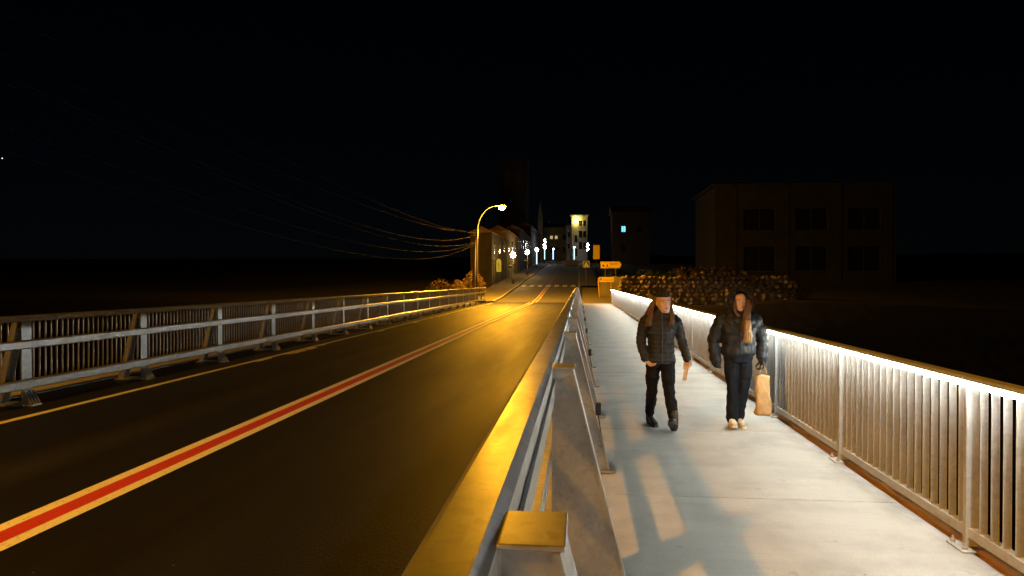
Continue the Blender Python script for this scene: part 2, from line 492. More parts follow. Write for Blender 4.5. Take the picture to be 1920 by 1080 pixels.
# ================================================================== barriers
def rail_section(x0, x1, z0, z1, c=.016):
    return [(x0+c,z0),(x1-c,z0),(x1,z0+c),(x1,z1-c),(x1-c,z1),(x0+c,z1),(x0,z1-c),(x0,z0+c)]
def rail(mb, sec, y0, y1):
    mb.prism_y(sec, y0, y1); return mb
def barrier_post_parts(parent, s, base, fin, xf, h=1.225):
    """s = +1: back leg leans to +x. Shapes are in the parent's own space."""
    pass
def make_post(name, s, z0, ztop, foot, fins):
    """post as a part with sub-parts; local origin: front face, y centre, z = 0"""
    W = .085
    mb = MB()
    # tapered web plates on both sides, vertical front plate, leaning back flange
    tx = .105
    poly = [(0, z0+.02), (foot-.03, z0+.02), (tx-.006, ztop-.012), (0, ztop-.012)]
    if fins:      # open A shape: only a narrow stiffener follows the leaning leg
        poly = [(foot-.10, z0+.02), (foot-.03, z0+.02), (tx-.006, ztop-.012), (tx-.055, ztop-.012)]
        head_p = [(0, ztop-.16), (tx+.035, ztop-.16), (tx-.006, ztop-.013), (0, ztop-.013)]
        mb.prism_y([(s*x, z) for x, z in (head_p if s > 0 else head_p[::-1])], -.004, .004)
    for yy in (-W+.012, W-.020):
        mb.prism_y([(s*x, z) for x, z in (poly if s > 0 else poly[::-1])], yy, yy+.008)
    mb.box(*(sorted((s*-.006, s*.002))), -W, W, z0+.02, ztop-.012)
    p = put(name, mb, M['galv'])
    # back flange
    fl = MB()
    a = [(foot-.034, z0+.02), (foot-.022, z0+.02), (tx+.002, ztop-.012), (tx-.010, ztop-.012)]
    fl.prism_y([(s*x, z) for x, z in (a if s > 0 else a[::-1])], -W-.012, W+.012)
    put('back_flange', fl, M['galv'], p)
    cp = MB().box(*sorted((s*-.004, s*(tx+.012))), -W-.006, W+.006, ztop-.012, ztop)
    put('cap_plate', bevel_mesh(cp, 'cap_plate', .004, 2), M['galv'], p)
    bp = MB().box(*sorted((s*(-.06), s*(foot+.03))), -W-.05, W+.05, z0, z0+.02)
    put('base_plate', bp, M['galv'], p)
    if not fins:
        for zz in (z0+(ztop-z0)*.93, z0+(ztop-z0)*.60, z0+(ztop-z0)*.28):
            put('bolt', MB().tube([(s*.05, -W-.004, zz), (s*.05, -W+.013, zz)], .013, 6), M['galv'], p)
    if fins:
        for k in range(4):
            yy = -W+.004+k*(2*W-.016)/3
            t = [(-.012, z0+.021), (-.13, z0+.021), (-.13, z0+.04), (-.02, z0+.21)]
            put('gusset', MB().prism_y([(s*x, z) for x, z in (t if s < 0 else t[::-1])], yy, yy+.010), M['galv'], p)
        put('toe_plate', MB().box(*sorted((s*-.145, s*-.062)), -W-.012, W+.012, z0, z0+.016), M['galv'], p)
    return p

# barrier between road and walkway
rb = empty('bridge_barrier', (-.139, 0, 0))
tag(rb, 'galvanised steel barrier with leaning posts between road and walkway', 'barrier')
for nm, (x0, x1, z0, z1) in {'top_rail': (-.137,-.002,1.06,1.263), 'middle_rail': (-.115,-.008,.70,.765), 'lower_rail': (-.115,-.008,.30,.365)}.items():
    segs = [(-8.7, -2.02), (-2.01, 5.44), (5.452, 12.94), (12.952, 20.44), (20.452, 27.94), (27.952, 35.44), (35.452, 42.94), (42.952, 51.6)]
    for a, b in segs:
        me = MB().prism_y(rail_section(x0, x1, z0, z1, .022 if nm == 'top_rail' else .012), a, b)
        if nm == 'top_rail':     # open channel lip on the walkway side
            me.prism_y([(x1+.003, z0+.02), (x1+.014, z0+.02), (x1+.014, z1-.09), (x1+.003, z1-.09)], a+.01, b-.01)
        put(nm, me, M['galv'], rb)
pp = make_post('post', 1, .012, 1.245, .43, False)
first = True
for k in range(-3, 21):
    yy = 1.28+2.5*k
    q = pp if first else copy_tree(pp)
    first = False
    q.parent = rb; q.location = (0, yy, 0)
    if k >= 2 or k < 0:
        pass
    # black junction box with a hanging cable on the back flange
    if k in (2, 4, 6, 8, 10, 12):
        bx = put('junction_box', bevel_mesh(MB().box(.285, .335, yy-.04, yy+.035, .50, .61), 'junction_box', .006), M['black_plastic'], rb)
        cb = MB().tube([(.31, yy, .50), (.325, yy-.01, .40), (.345, yy, .27), (.37, yy+.01, .16), (.39, yy, .03)], .007, 6)
        put('cable', cb, M['black_plastic'], bx)
for k in range(24):
    yy = 1.28+2.5*(k*1.0)
    if yy > 20: break
    for j in range(2):
        b2 = MB().ball((-.06, yy+.22+.07*j, .766), .013, .013, .008, 8, 4)
        put('rail_bolt', b2, M['galv'], rb)

# barrier on the far side of the road
lb = empty('bridge_barrier', (-7.33, 0, 0))
tag(lb, 'pale steel barrier with upright bars along the left bridge edge', 'barrier')
for nm, (x0, x1, z0, z1) in {'top_rail': (.004,.13,1.175,1.255), 'middle_rail': (.008,.12,.815,.925), 'lower_rail': (.008,.12,.29,.41)}.items():
    segs = [(-9.0, -1.0), (-.988, 4.6), (4.612, 11.85), (11.862, 19.5), (19.512, 27.0), (27.012, 34.5), (34.512, 42.0), (42.012, 53.4)]
    for a, b in segs:
        dz = rnd.uniform(-.003,.003)
        put(nm, MB().prism_y(rail_section(x0, x1, z0+dz, z1+dz, .016), a, b), M['galv'], lb)
lp = make_post('post', -1, .055, 1.24, .42, True)
first = True
for k in range(-7, 19):
    q = lp if first else copy_tree(lp)
    first = False
    q.parent = lb; q.location = (0, 8.56+2.5*k, 0)
for nm, z0, z1 in (('panel_top_bar', 1.165, 1.205), ('panel_bottom_bar', .24, .28)):
    put(nm, MB().box(-.50, -.455, -9, 53.4, z0, z1), M['galv'], lb)
bar_me = MB().box(-.492, -.464, -.006, .006, .28, 1.165).mesh('baluster'); bar_me.materials.append(M['galv'])
SB = .112
yb = -8.9; rest = MB(); cnt = 0
while yb < 53.3:
    near_post = abs(((yb-8.56+1.25) % 2.5)-1.25)
    if 7.6 < yb and cnt < 300:
        put('baluster', bar_me, None, lb, loc=(0, yb, 0)); cnt += 1
    else:
        rest.box(-.492, -.464, yb-.006, yb+.006, .28, 1.165)
    yb += SB
o = put('baluster_row', rest, M['galv'], lb); o['kind'] = 'stuff'

# ================================================================== lit railing of the walkway
rr = empty('bridge_railing', (2.47, 0, 0))
tag(rr, 'steel baluster railing with a white light strip under its handrail', 'railing')
PS = 2.16; P0 = 4.67
segs = []
yy = P0-PS*4
while yy < BR_END-.3:
    y1 = min(yy+PS, BR_END-.1); segs.append((yy, y1)); yy += PS
led_me = {}
for a, b in segs:
    L = round(b-a, 4)
    if L not in led_me:
        hr = MB().prism_y([(-.034,1.070),(.040,1.070),(.046,1.076),(.046,1.099),(.040,1.105),(-.034,1.105),(-.040,1.099),(-.040,1.076)], 0, L-.006)
        hr = hr.mesh('handrail'); hr.materials.append(M['galv_new'])
        ls = MB(); n = 4
        for k in range(n):
            y0 = L*k/n+.004; yq = L*(k+1)/n-.004
            ls.prism_y([(-.040,1.068),(-.014,1.034),(-.010,1.037),(-.036,1.069)][::-1], y0, yq)
        ls = ls.mesh('light_strip'); ls.materials.append(M['led'])
        br = MB().box(-.006, .004, 0, L-.006, .072, .128)
        br.box(-.006, .05, 0, L-.006, .128, .133)
        br = br.mesh('bottom_rail'); br.materials.append(M['galv_new'])
        led_me[L] = (hr, ls, br)
    hr, ls, br = led_me[L]
    h = put('handrail', hr, None, rr, loc=(0, a, 0))
    put('light_strip', ls, None, h)
    put('bottom_rail', br, None, rr, loc=(0, a, 0))
post_me = MB().box(-.022, .055, -.018, .018, .016, 1.069)
post_me = post_me.mesh('post'); post_me.materials.append(M['galv_new'])
plate_me = bevel_mesh(MB().box(-.085, .0, -.10, .10, .001, .015), 'base_plate', .003, 1); plate_me.materials.append(M['galv_new'])
bolt_m = MB()
for by in (-.07, .07):
    bolt_m.tube([(-.055, by, .015), (-.055, by, .032)], .016, 6).tube([(-.055, by, .03), (-.055, by, .055)], .007, 6)
bolt_me = bolt_m.mesh('anchor_bolt'); bolt_me.materials.append(M['galv_new'])
for k in range(-3, 23):
    yy = P0+PS*k
    if yy > BR_END-.1: break
    p = put('post', post_me, None, rr, loc=(0, yy, 0))
    put('base_plate', plate_me, None, p); put('anchor_bolt', bolt_me, None, p)
bal_me = MB().box(.004, .050, -.0045, .0045, .133, 1.069).mesh('baluster'); bal_me.materials.append(M['galv_new'])
rest = MB(); cnt = 0
for k in range(-3, 24):
    for j in range(1, 18):
        yy = P0+PS*k+PS*j/18
        if yy > BR_END-.1: break
        if yy > 3.6 and cnt < 300:
            put('baluster', bal_me, None, rr, loc=(0, yy, 0)); cnt += 1
        else:
            rest.box(.004, .050, yy-.0045, yy+.0045, .133, 1.069)
o = put('baluster_row', rest, M['galv_new'], rr); o['kind'] = 'stuff'

# ================================================================== street lamps
def street_lamp(loc, label, h=7.6, reach=2.0, bulb='sodium', bs=1.0):
    root = empty('street_lamp', loc); tag(root, label, 'street lamp', 'sodium street lamps by the bridge')
    path = [(0,0,.0), (0,0,2), (0,0,4.2), (0,0,5.6)]
    for k in range(1, 13):
        a = math.pi/2*k/12
        path.append((reach*.78*(1-math.cos(a)), 0, 5.6+(h-5.6+.12)*math.sin(a)))
    path.append((reach*.86, 0, h+.125))
    rad = [.085 - .05*k/(len(path)-1) for k in range(len(path))]
    put('pole', MB().tube(path, rad, 12), M['lamp_grey'], root, True)
    put('base_flange', MB().tube([(0,0,0),(0,0,.03)], .17, 12), M['lamp_grey'], root)
    put('access_door', MB().box(.07,.088,-.045,.045,.5,.95), M['lamp_grey'], root)
    hd = MB()
    rings = []
    for x, ry, rz in ((-.28,.05,.04),(-.18,.12,.08),(0,.17,.11),(.2,.17,.10),(.36,.12,.07),(.42,.05,.03)):
        rings.append([(reach+x, ry*math.cos(2*math.pi*i/14), h+.14+(rz if math.sin(2*math.pi*i/14) > 0 else rz*.35)*math.sin(2*math.pi*i/14)) for i in range(14)])
    hd.rings(rings)
    head = put('lamp_head', hd, M['lamp_grey'], root, True)
    put('skirt', MB().rings([[(reach+.06+(.30+q)*math.cos(2*math.pi*i/16), (.26+q)*math.sin(2*math.pi*i/16), h+z_) for i in range(16)] for q, z_ in ((.02,.10),(.07,.06),(.075,.07),(.03,.115))], closed=True), M['lamp_grey'], head)
    bw = MB(); rg = []
    for k in range(0, 6):
        th = math.pi/2*k/6
        rg.append([(reach+.06+bs*.29*math.cos(th)*math.cos(2*math.pi*i/14), bs*.25*math.cos(th)*math.sin(2*math.pi*i/14), h+.085-bs*.30*math.sin(th)) for i in range(14)])
    bw.rings(rg)
    put('lamp_bowl', bw, M[bulb], head, True)
    return root
street_lamp((-8.35, 56.4, street_z(56.4)), 'tall curved street lamp glowing amber at the far bridge end', 7.65)
street_lamp((-8.35, -2.65, .058), 'curved amber street lamp standing on the left bridge edge behind the viewer', 7.4, 2.0, 'sodium_old', .3)

# ================================================================== utility poles and wires
def utility_pole(loc, top, lean, label):
    r = empty('utility_pole', loc); tag(r, label, 'utility pole')
    put('shaft', MB().tube([(0,0,-.3),(lean*.5,0,top*.5),(lean,0,top)], [.14,.12,.095], 10), M['wood'], r, True)
    for zz in (top-.25, top-.95):
        arm = put('cross_arm', MB().box(lean-.05, lean+.05, -.12, .12, zz-.03, zz+.03), M['lamp_grey'], r)
        put('insulator', MB().tube([(lean+.06,0,zz+.03),(lean+.06,0,zz+.16)], [.03,.022], 8), M['black_plastic'], arm)
    return r
utility_pole((-8.80, 56.9, street_z(56)-.0), 5.9, .42, 'leaning wooden utility pole close beside the street lamp')
utility_pole((-14.2, -3.0, -11), 21.4, .0, 'tall wooden utility pole left of the bridge out in the dark')
wire_spec = [((-8.34,56.9,5.72),(-14.2,-3,9.4),1.2,'topmost'),((-8.34,56.9,5.70),(-15.0,-3,8.4),1.1,'second from top'),
             ((-8.34,56.9,5.66),(-13.4,-3,8.0),2.1,'third from top'),((-8.34,56.9,5.05),(-14.0,-3,8.2),2.0,'third from bottom'),
             ((-8.34,56.9,5.0),(-14.6,-3,7.3),2.2,'second from bottom'),((-8.34,56.9,4.95),(-14.2,-3,6.7),2.5,'lowest')]
for A, B, sag, w_ in wire_spec:
    pts = []
    for k in range(41):
        t = k/40
        p = Vector(A).lerp(Vector(B), t); p.z -= sag*4*t*(1-t)*(.55+.9*(1-t)) ; pts.append(p)
    tag(put('overhead_wire', MB().tube(pts, .0075, 5), M['wire'], smooth=True), w_+' sagging cable running from the utility pole over the river', 'wire', 'overhead wires')

# ================================================================== town
def house(name, label, x0, x1, y0, y1, z0, z1, m, windows=(), balconies=(), roof='flat', over=.35, cat='building'):
    """windows: (xc, zc, w, h, lit_material or None) on the face towards the bridge (y0)"""
    r = empty(name, ((x0+x1)/2, y0, z0)); tag(r, label, cat)
    ox, oy, oz = r.location
    def loc(a, b, c, d_, e, f): return (a-ox, b-ox, c-oy, d_-oy, e-oz, f-oz)
    # the front wall is built round the window openings
    xsplit = sorted({x0, x1, *[v for wd in windows for v in (wd[0]-wd[2]/2, wd[0]+wd[2]/2)]})
    zsplit = sorted({z0, z1, *[v for wd in windows for v in (wd[1]-wd[3]/2, wd[1]+wd[3]/2)]})
    wl = MB()
    for a, b in zip(xsplit, xsplit[1:]):
        run = None
        for c, e in zip(zsplit, zsplit[1:]):
            xc, zc = (a+b)/2, (c+e)/2
            hole = any(abs(xc-wd[0]) < wd[2]/2 and abs(zc-wd[1]) < wd[3]/2 for wd in windows)
            if not hole: run = (run[0], e) if run else (c, e)
            if hole and run: wl.box(*loc(a, b, y0, y0+.3, *run)); run = None
        if run: wl.box(*loc(a, b, y0, y0+.3, *run))
    wl.box(*loc(x0, x1, y0+.3, y1, z0, z1))
    put('wall', wl, m, r)
    for (xc, zc, ww, hh, lit) in windows:
        wn_ = put('window', MB().box(*loc(xc-ww/2, xc+ww/2, y0+.2, y0+.29, zc-hh/2, zc+hh/2)), lit or M['glass'], r)
        fr = MB(); t = .06
        fr.box(*loc(xc-ww/2, xc-ww/2+t, y0+.13, y0+.198, zc-hh/2, zc+hh/2)).box(*loc(xc+ww/2-t, xc+ww/2, y0+.13, y0+.198, zc-hh/2, zc+hh/2))
        fr.box(*loc(xc-ww/2+t, xc+ww/2-t, y0+.13, y0+.198, zc-hh/2, zc-hh/2+t)).box(*loc(xc-ww/2+t, xc+ww/2-t, y0+.13, y0+.198, zc+hh/2-t, zc+hh/2))
        fr.box(*loc(xc-.03, xc+.03, y0+.135, y0+.198, zc-hh/2+t, zc+hh/2-t))
        put('frame', fr, M['shutter'], wn_)
        put('sill', MB().box(*loc(xc-ww/2-.12, xc+ww/2+.12, y0-.12, y0-.002, zc-hh/2-.14, zc-hh/2-.02)), m, wn_)
    for (xc, zb, ww) in balconies:
        bl = put('balcony', MB().box(*loc(xc-ww/2, xc+ww/2, y0-.8, y0-.003, zb-.14, zb)), M['kerb'], r)
        rl = MB()
        for k in range(9):
            xx = xc-ww/2+.03+(ww-.06)*k/8
            rl.box(*loc(xx-.015, xx+.015, y0-.78, y0-.75, zb, zb+.95))
        rl.box(*loc(xc-ww/2, xc+ww/2, y0-.79, y0-.74, zb+.95, zb+1.0))
        put('balcony_rail', rl, M['black_metal'], bl)
    if roof == 'flat':
        rf = MB().box(*loc(x0-over, x1+over, y0-over, y1+over, z1, z1+.28))
        put('cornice', rf, m, r)
    else:
        hgt = roof
        rf = MB().prism_x([(y0-over-oy, z1-oz), (y1+over-oy, z1-oz), ((y0+y1)/2-oy, z1+hgt-oz)], x0-over-ox, x1+over-ox)
        rr_ = put('roof', rf, M['roof'], r)
        put('chimney', MB().box(*loc(x0+1, x0+1.7, (y0+y1)/2+.6, (y0+y1)/2+1.3, z1+.3, z1+hgt+.9)), m, rr_)
    return r
M['lit_warm'] = emit('lit_window_warm', (1.0,.78,.38), .55)
M['lit_blue'] = emit('lit_window_blue', (.10,.42,1.0), 2.6)
M['white_lamp'] = emit('white_lamp_light', (.95,.98,1.0), 60)
M['warm_lamp'] = emit('warm_lamp_light', (1.0,.58,.16), 480)
M['tube_blue'] = emit('blue_white_tube_light', (.42,.68,1.0), 2.4)
M['yellow_lamp'] = emit('yellow_wall_lamp', (1.0,.80,.22), 260)
M['far_light'] = emit('far_window_light', (.8,.9,1.0), 2.5)

house('apartment_building', 'beige corner building with balconies under a yellow wall lamp', -2.05, 2.2, 190, 202, 6.5, 19.6, M['plaster_beige'],
      windows=[(.35,17.6,.9,1.5,None),(1.45,17.6,.8,1.5,None),(.35,14.6,.9,1.9,None),(1.45,14.6,.8,1.7,None),(.35,11.5,.9,2.0,None),(1.45,11.5,.8,1.8,None),(-.9,13.4,.7,1.9,None),(-.9,9.6,.8,2.1,None)],
      balconies=[(-.9,12.4,1.5),(1.45,10.55,1.3),(1.45,13.7,1.3)], over=.5)
wl = empty('wall_lamp', (-.85, 189.9, 18.6)); tag(wl, 'bright yellow lamp high on the beige corner building', 'wall lamp')
put('bracket', MB().tube([(0,.098,0),(0,-.35,.05),(0,-.55,-.02)], .035, 6), M['black_metal'], wl)
put('lamp_globe', MB().ball((0,-.62,-.2), .24,.24,.2, 10, 6), M['yellow_lamp'], wl, True)
house('town_house', 'olive lit facade with two pale lit windows at the street end', -10.4, -2.4, 204, 214, 6.5, 17.6, M['plaster_olive'],
      windows=[(-8.15,14.7,.85,1.05,M['lit_warm']),(-6.75,14.7,.85,1.05,M['lit_warm']),(-4.4,14.7,.85,1.4,None),(-8.1,11.0,.9,1.6,None),(-6.4,11.0,.9,1.6,None),(-4.4,11.0,.9,1.6,None)], roof=1.6)
house('town_house', 'narrow grey house between the olive facade and the beige building', -3.6, -2.25, 194, 203, 6.5, 17.2, M['stone_facade'],
      windows=[(-2.9,14.8,.55,1.4,None),(-2.9,11.6,.55,1.4,None)], over=.2)
# church tower and spire
tw = empty('church_tower', (-15.3, 160, 5)); tag(tw, 'dim square stone tower rising behind the street lamp', 'tower')
put('shaft', MB().box(-3.2,3.2,0,6.4,0,24.4), M['grime'], tw)
put('parapet', MB().box(-3.5,3.5,-.3,6.7,24.4,25.3), M['grime'], tw)
for k in (-1, 1):
    put('belfry_opening', MB().box(k*1.3-.6,k*1.3+.6,-.03,.05,19.0,22.4), M['shutter'], tw)
sp = empty('stone_chimney_stack', (-9.5, 170, 5)); tag(sp, 'slender stone stack left of the olive facade', 'stack')
put('shaft', MB().prism_z([(-.6,-.6),(.6,-.6),(.6,.6),(-.6,.6)], 0, 12.5), M['plaster_dark'], sp)
put('spire', MB().rings([[(-.55,-.55,12.5),(.55,-.55,12.5),(.55,.55,12.5),(-.55,.55,12.5)],[(-.05,-.05,16.5),(.05,-.05,16.5),(.05,.05,16.5),(-.05,.05,16.5)]]), M['plaster_dark'], sp)

# row of houses along the left pavement
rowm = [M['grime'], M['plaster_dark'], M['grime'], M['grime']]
yy = 76.0
row_labels = ['plastered house behind the first ring lamp','house wall lit by the second ring lamp','house behind the first blue light tube','tall house at the top left of the street']
for i, (ln, ht) in enumerate(((16,6.0),(20,6.5),(26,7.0),(36,8.0))):
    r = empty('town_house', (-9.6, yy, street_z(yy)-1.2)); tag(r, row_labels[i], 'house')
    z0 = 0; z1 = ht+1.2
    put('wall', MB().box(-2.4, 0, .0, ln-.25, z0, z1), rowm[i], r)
    put('roof', MB().prism_y([(-2.6,z1),(.3,z1),(-1.2,z1+.7)], -.1, ln-.3), M['roof'], r)
    for k in range(max(1, int(ln/5))):
        yc = 2.4+k*5; base = street_z(yy+yc)-(street_z(yy)-1.2)
        if ht > 4:
            wdw = put('window', MB().box(-.05,.02,yc-.5,yc+.5,base+3.6,base+5.0), M['glass'], r)
            put('shutter', MB().box(.0,.05,yc-1.05,yc-.52,base+3.6,base+5.0), M['shutter'], wdw)
            put('shutter', MB().box(.0,.05,yc+.52,yc+1.05,base+3.6,base+5.0), M['shutter'], wdw)
        put('door', MB().box(-.05,.03,yc-.5,yc+.5,base+.13,base+2.2), M['shutter'], r)
    yy += ln
# lit arched niche on the wall near the bridge
ni = empty('hanging_sign', (-8.75, 75.2, street_z(75)+1.7)); tag(ni, 'arched yellow green lit sign on the wall left of the ring lamps', 'sign')
M['niche'] = emit('sign_glow', (.62,.56,.05), .30)
arch = [(-.26,0),(.26,0)]+[(.26*math.cos(math.pi*k/10), 1.1+.32*math.sin(math.pi*k/10)) for k in range(0,11)]
put('panel', MB().prism_y(arch, .0, .08), M['niche'], ni)
put('leaf_motif', MB().tube([(0,-.015,.2),(.05,-.015,.6),(-.03,-.015,1.0)], .03, 5).tube([(.05,-.015,.6),(-.12,-.015,.85)], .02, 5), M['leaf'], ni)
put('bracket', MB().tube([(-.86,.04,1.2),(-.2,.04,1.2)], .03, 6), M['black_metal'], ni)

# lamp posts with ring lanterns, some with a light tube
def ring_lamp(x, y, h, tube, label, colour):
    r = empty('lamp_post', (x, y, street_z(y)+.126)); tag(r, label, 'lamp post', 'ring lamp posts along the street')
    put('pole', MB().tube([(0,0,0),(0,0,.5),(0,0,.52),(0,0,h-.5)], [.13,.12,.06,.05], 8), M['black_metal'], r, True)
    put('plinth', MB().box(-.17,.17,-.17,.17,-.05,.28), M['black_metal'], r)
    ring = MB(); rg = []
    for k in range(20):
        a = 2*math.pi*k/20
        c = Vector((.23*math.cos(a), 0, h-.24+.27*math.sin(a)))
        rad = Vector((math.cos(a), 0, math.sin(a)))
        rg.append([c+rad*.045*math.cos(2*math.pi*i/6)+Vector((0,1,0))*.045*math.sin(2*math.pi*i/6) for i in range(6)])
    ring.rings(rg, closed=True)
    put('lamp_ring', ring, colour, r, True)
    put('lantern_core', MB().ball((0,0,h-.24), .15,.15,.17, 8, 6), M['black_metal'], r, True)
    if tube:
        put('light_tube', MB().tube([(.0,-.13,.85),(.0,-.13,h-.6)], .085, 8), M['tube_blue'], r, True)
    else:
        bk = put('hanging_basket', MB().ball((-.28,0,h*.56), .26,.26,.17, 9, 6), M['leaf'], r)
        put('basket_arm', MB().tube([(0,0,h*.66),(-.28,0,h*.63)], .02, 5), M['black_metal'], bk)
        put('banner', MB().box(.08,.42,-.01,.01,h*.40,h*.66), M['shutter'], r)
ring_lamp(-7.6, 79.6, 3.55, False, 'ring lamp post nearest the crossing', M['warm_lamp'])
ring_lamp(-7.5, 100.5, 3.6, False, 'second ring lamp post up the left pavement', M['warm_lamp'])
ring_lamp(-7.3, 119.5, 3.6, True, 'ring lamp post with the tallest blue white light tube', M['white_lamp'])
ring_lamp(-7.5, 151, 3.7, True, 'ring lamp post with light tube below the zigzag ornament', M['white_lamp'])
def light_column(x, y, z, h, label):
    r = empty('light_column', (x, y, z)); tag(r, label, 'light column')
    put('pole', MB().tube([(0,0,0),(0,0,h+.1)], .06, 8), M['black_metal'], r)
    put('light_tube', MB().tube([(0,-.16,.5),(0,-.16,h)], .13, 8), M['tube_blue'], r, True)
    put('cap', MB().ball((0,-.05,h+.15), .2,.2,.12, 8, 5), M['white_lamp'], r)
light_column(-7.0, 187, street_z(187)+.1, 3.2, 'blue white light column in front of the olive facade')
light_column(-1.35, 186.5, street_z(186)+.1, 3.6, 'blue white light column in front of the beige building')
def ornament(loc, label, flip=1):
    r = empty('light_ornament', loc); tag(r, label, 'ornament')
    pts = [(.0,0,1.5),(-.35*flip,0,1.25),(.15*flip,0,.85),(-.1*flip,0,.55),(-.4*flip,0,.3),(.1*flip,0,.0)]
    put('light_garland', MB().tube(pts, .085, 6), M['white_lamp'], r)
    put('bracket', MB().tube([(.2*flip,.05,1.6),(.2*flip,.05,-.3)], .04, 6), M['black_metal'], r)
ornament((-7.35, 150.6, street_z(151)+3.9), 'zigzag light ornament above the fourth ring lamp post')
ornament((1.75, 152, street_z(152)+2.9), 'white light ornament on the right above the crossing sign', -1)
# low wall at the top right of the street
lw = empty('low_wall', (-1.4, 140, street_z(140))); tag(lw, 'low amber lit wall at the top of the street', 'wall')
put('wall', MB().box(-1.25,1.3,0,.35,-.2,.85), M['kerb'], lw); put('coping', MB().box(-1.33,1.38,-.07,.42,.85,.97), M['kerb'], lw)
bo = empty('bollard', (-3.05, 141, street_z(141))); tag(bo, 'small yellowish bollard left of the low wall', 'bollard')
put('shaft', MB().tube([(0,0,-.05),(0,0,.85)], .16, 10), M['sign_yellow'], bo); put('cap', MB().ball((0,0,.88), .17,.17,.1, 10, 5), M['sign_white'], bo)

# road signs
def sign_post(r, x, h, rad=.035, m=None, y=0):
    put('post', MB().tube([(x, y, 0), (x, y, h)], rad, 8), m or M['lamp_grey'], r)
cs = empty('crossing_sign', (.75, 76.3, .98)); tag(cs, 'blue square pedestrian crossing sign on a thin post', 'sign')
sign_post(cs, 0, 3.1, .04, y=.05)
pl = put('plate', bevel_mesh(MB().box(-.36,.36,-.02,.0,2.25,2.97), 'plate', .005, 1), M['sign_blue'], cs)
put('border', MB().box(-.36,.36,-.026,-.021,2.25,2.285).box(-.36,.36,-.026,-.021,2.935,2.97).box(-.36,-.325,-.026,-.021,2.285,2.935).box(.325,.36,-.026,-.021,2.285,2.935), M['sign_white'], pl)
tri = MB().prism_y([(-.28,2.33),(.28,2.33),(0,2.87)], -.027, -.021)
put('triangle', tri, M['sign_white'], pl)
fg = MB().tube([(0,-.03,2.62),(-.01,-.03,2.50)], .035, 6).tube([(-.01,-.03,2.5),(-.09,-.03,2.37)], .022, 6).tube([(-.01,-.03,2.5),(.07,-.03,2.37)], .022, 6).ball((.01,-.03,2.68), .03,.01,.03, 8, 5)
put('walking_figure', fg, M['sign_ink'], pl)

ya = empty('direction_sign', (3.1, 68.5, .75)); tag(ya, 'yellow arrow shaped direction sign above the hedge', 'sign')
sign_post(ya, -.55, 2.95, .05, y=.06); sign_post(ya, .45, 2.95, .05, y=.06)
z0 = 2.25
pl = put('plate', MB().prism_y([(-1.03,z0),(.82,z0),(1.03,z0+.33),(.82,z0+.66),(-1.03,z0+.66)], -.02, .0), M['sign_yellow'], ya)
bd = MB()
for a, b in zip([(-.99,z0+.04),(.80,z0+.04),(.98,z0+.33),(.80,z0+.62),(-.99,z0+.62)], [(.80,z0+.04),(.98,z0+.33),(.80,z0+.62),(-.99,z0+.62),(-.99,z0+.04)]):
    bd.tube([(a[0],-.022,a[1]),(b[0],-.022,b[1])], .012, 4)
put('border', bd, M['sign_ink'], pl)
r3 = random.Random(11); mk = MB(); x = -.88
mk.ball((-.74,-.022,z0+.25), .10,.004,.13, 8, 5); mk.prism_y([(-.46,z0+.16),(-.28,z0+.16),(-.37,z0+.45)], -.026, -.021)
put('pictogram', mk, M['sign_ink'], pl)
mk = MB(); x = -.12
while x < .66:
    ww = r3.uniform(.04,.075)
    for q in range(3):
        zz = z0+.36+r3.uniform(0,.14); mk.box(x+ww*.3*q, x+ww*.3*q+.016, -.0255, -.021, z0+.36, zz+.05)
    mk.box(x, x+ww*.8, -.0255, -.021, z0+.42, z0+.44)
    x += ww+.035
put('lettering', mk, M['sign_ink'], pl)

pk = empty('parking_sign', (2.25, 62.5, .3)); tag(pk, 'low yellow sign board with the letter P on an ochre post', 'sign')
put('post', MB().tube([(-.42,.05,-.1),(-.47,.05,.6),(-.53,.05,1.3),(-.55,.05,1.75)], .06, 8), M['ochre_paint'], pk)
put('post', MB().tube([(.6,.05,-.1),(.6,.05,1.75)], .05, 8), M['ochre_paint'], pk)
pl = put('plate', bevel_mesh(MB().box(-.48,.82,-.02,.0,1.36,1.80), 'plate', .005, 1), M['sign_yellow'], pk)
fc = bpy.data.curves.new('letter', 'FONT'); fc.body = 'P'; fc.size = .42; fc.extrude = .003
to = bpy.data.objects.new('letter', fc); COL.objects.link(to)
me = bpy.data.meshes.new_from_object(to.evaluated_get(bpy.context.evaluated_depsgraph_get())); bpy.data.objects.remove(to)
lt = put('letter', me, M['sign_ink'], pl); me.materials.clear(); me.materials.append(M['sign_ink'])
lt.location = (-.44, -.024, 1.44); lt.rotation_euler = (R(90), 0, 0)
mk = MB(); x = -.1
while x < .72:
    ww = r3.uniform(.05,.09); mk.box(x, x+.02, -.0245, -.021, 1.47, 1.62+r3.uniform(-.02,.06)).box(x+.021, x+ww, -.0245, -.021, 1.53, 1.555)
    x += ww+.05
put('lettering', mk, M['sign_ink'], pl)
yp = empty('notice_board', (1.95, 79.5, 1.3)); tag(yp, 'blank upright yellow panel standing right of the crossing sign', 'panel')
sign_post(yp, 0, 4.2, .06, M['black_metal'], y=.1)
put('board', bevel_mesh(MB().box(-.36,.36,-.04,.02,3.1-.15,4.6-.05), 'board', .02, 2), M['sign_yellow'], yp)
put('frame', MB().box(-.41,.41,.021,.05,2.90,4.6), M['black_metal'], yp)

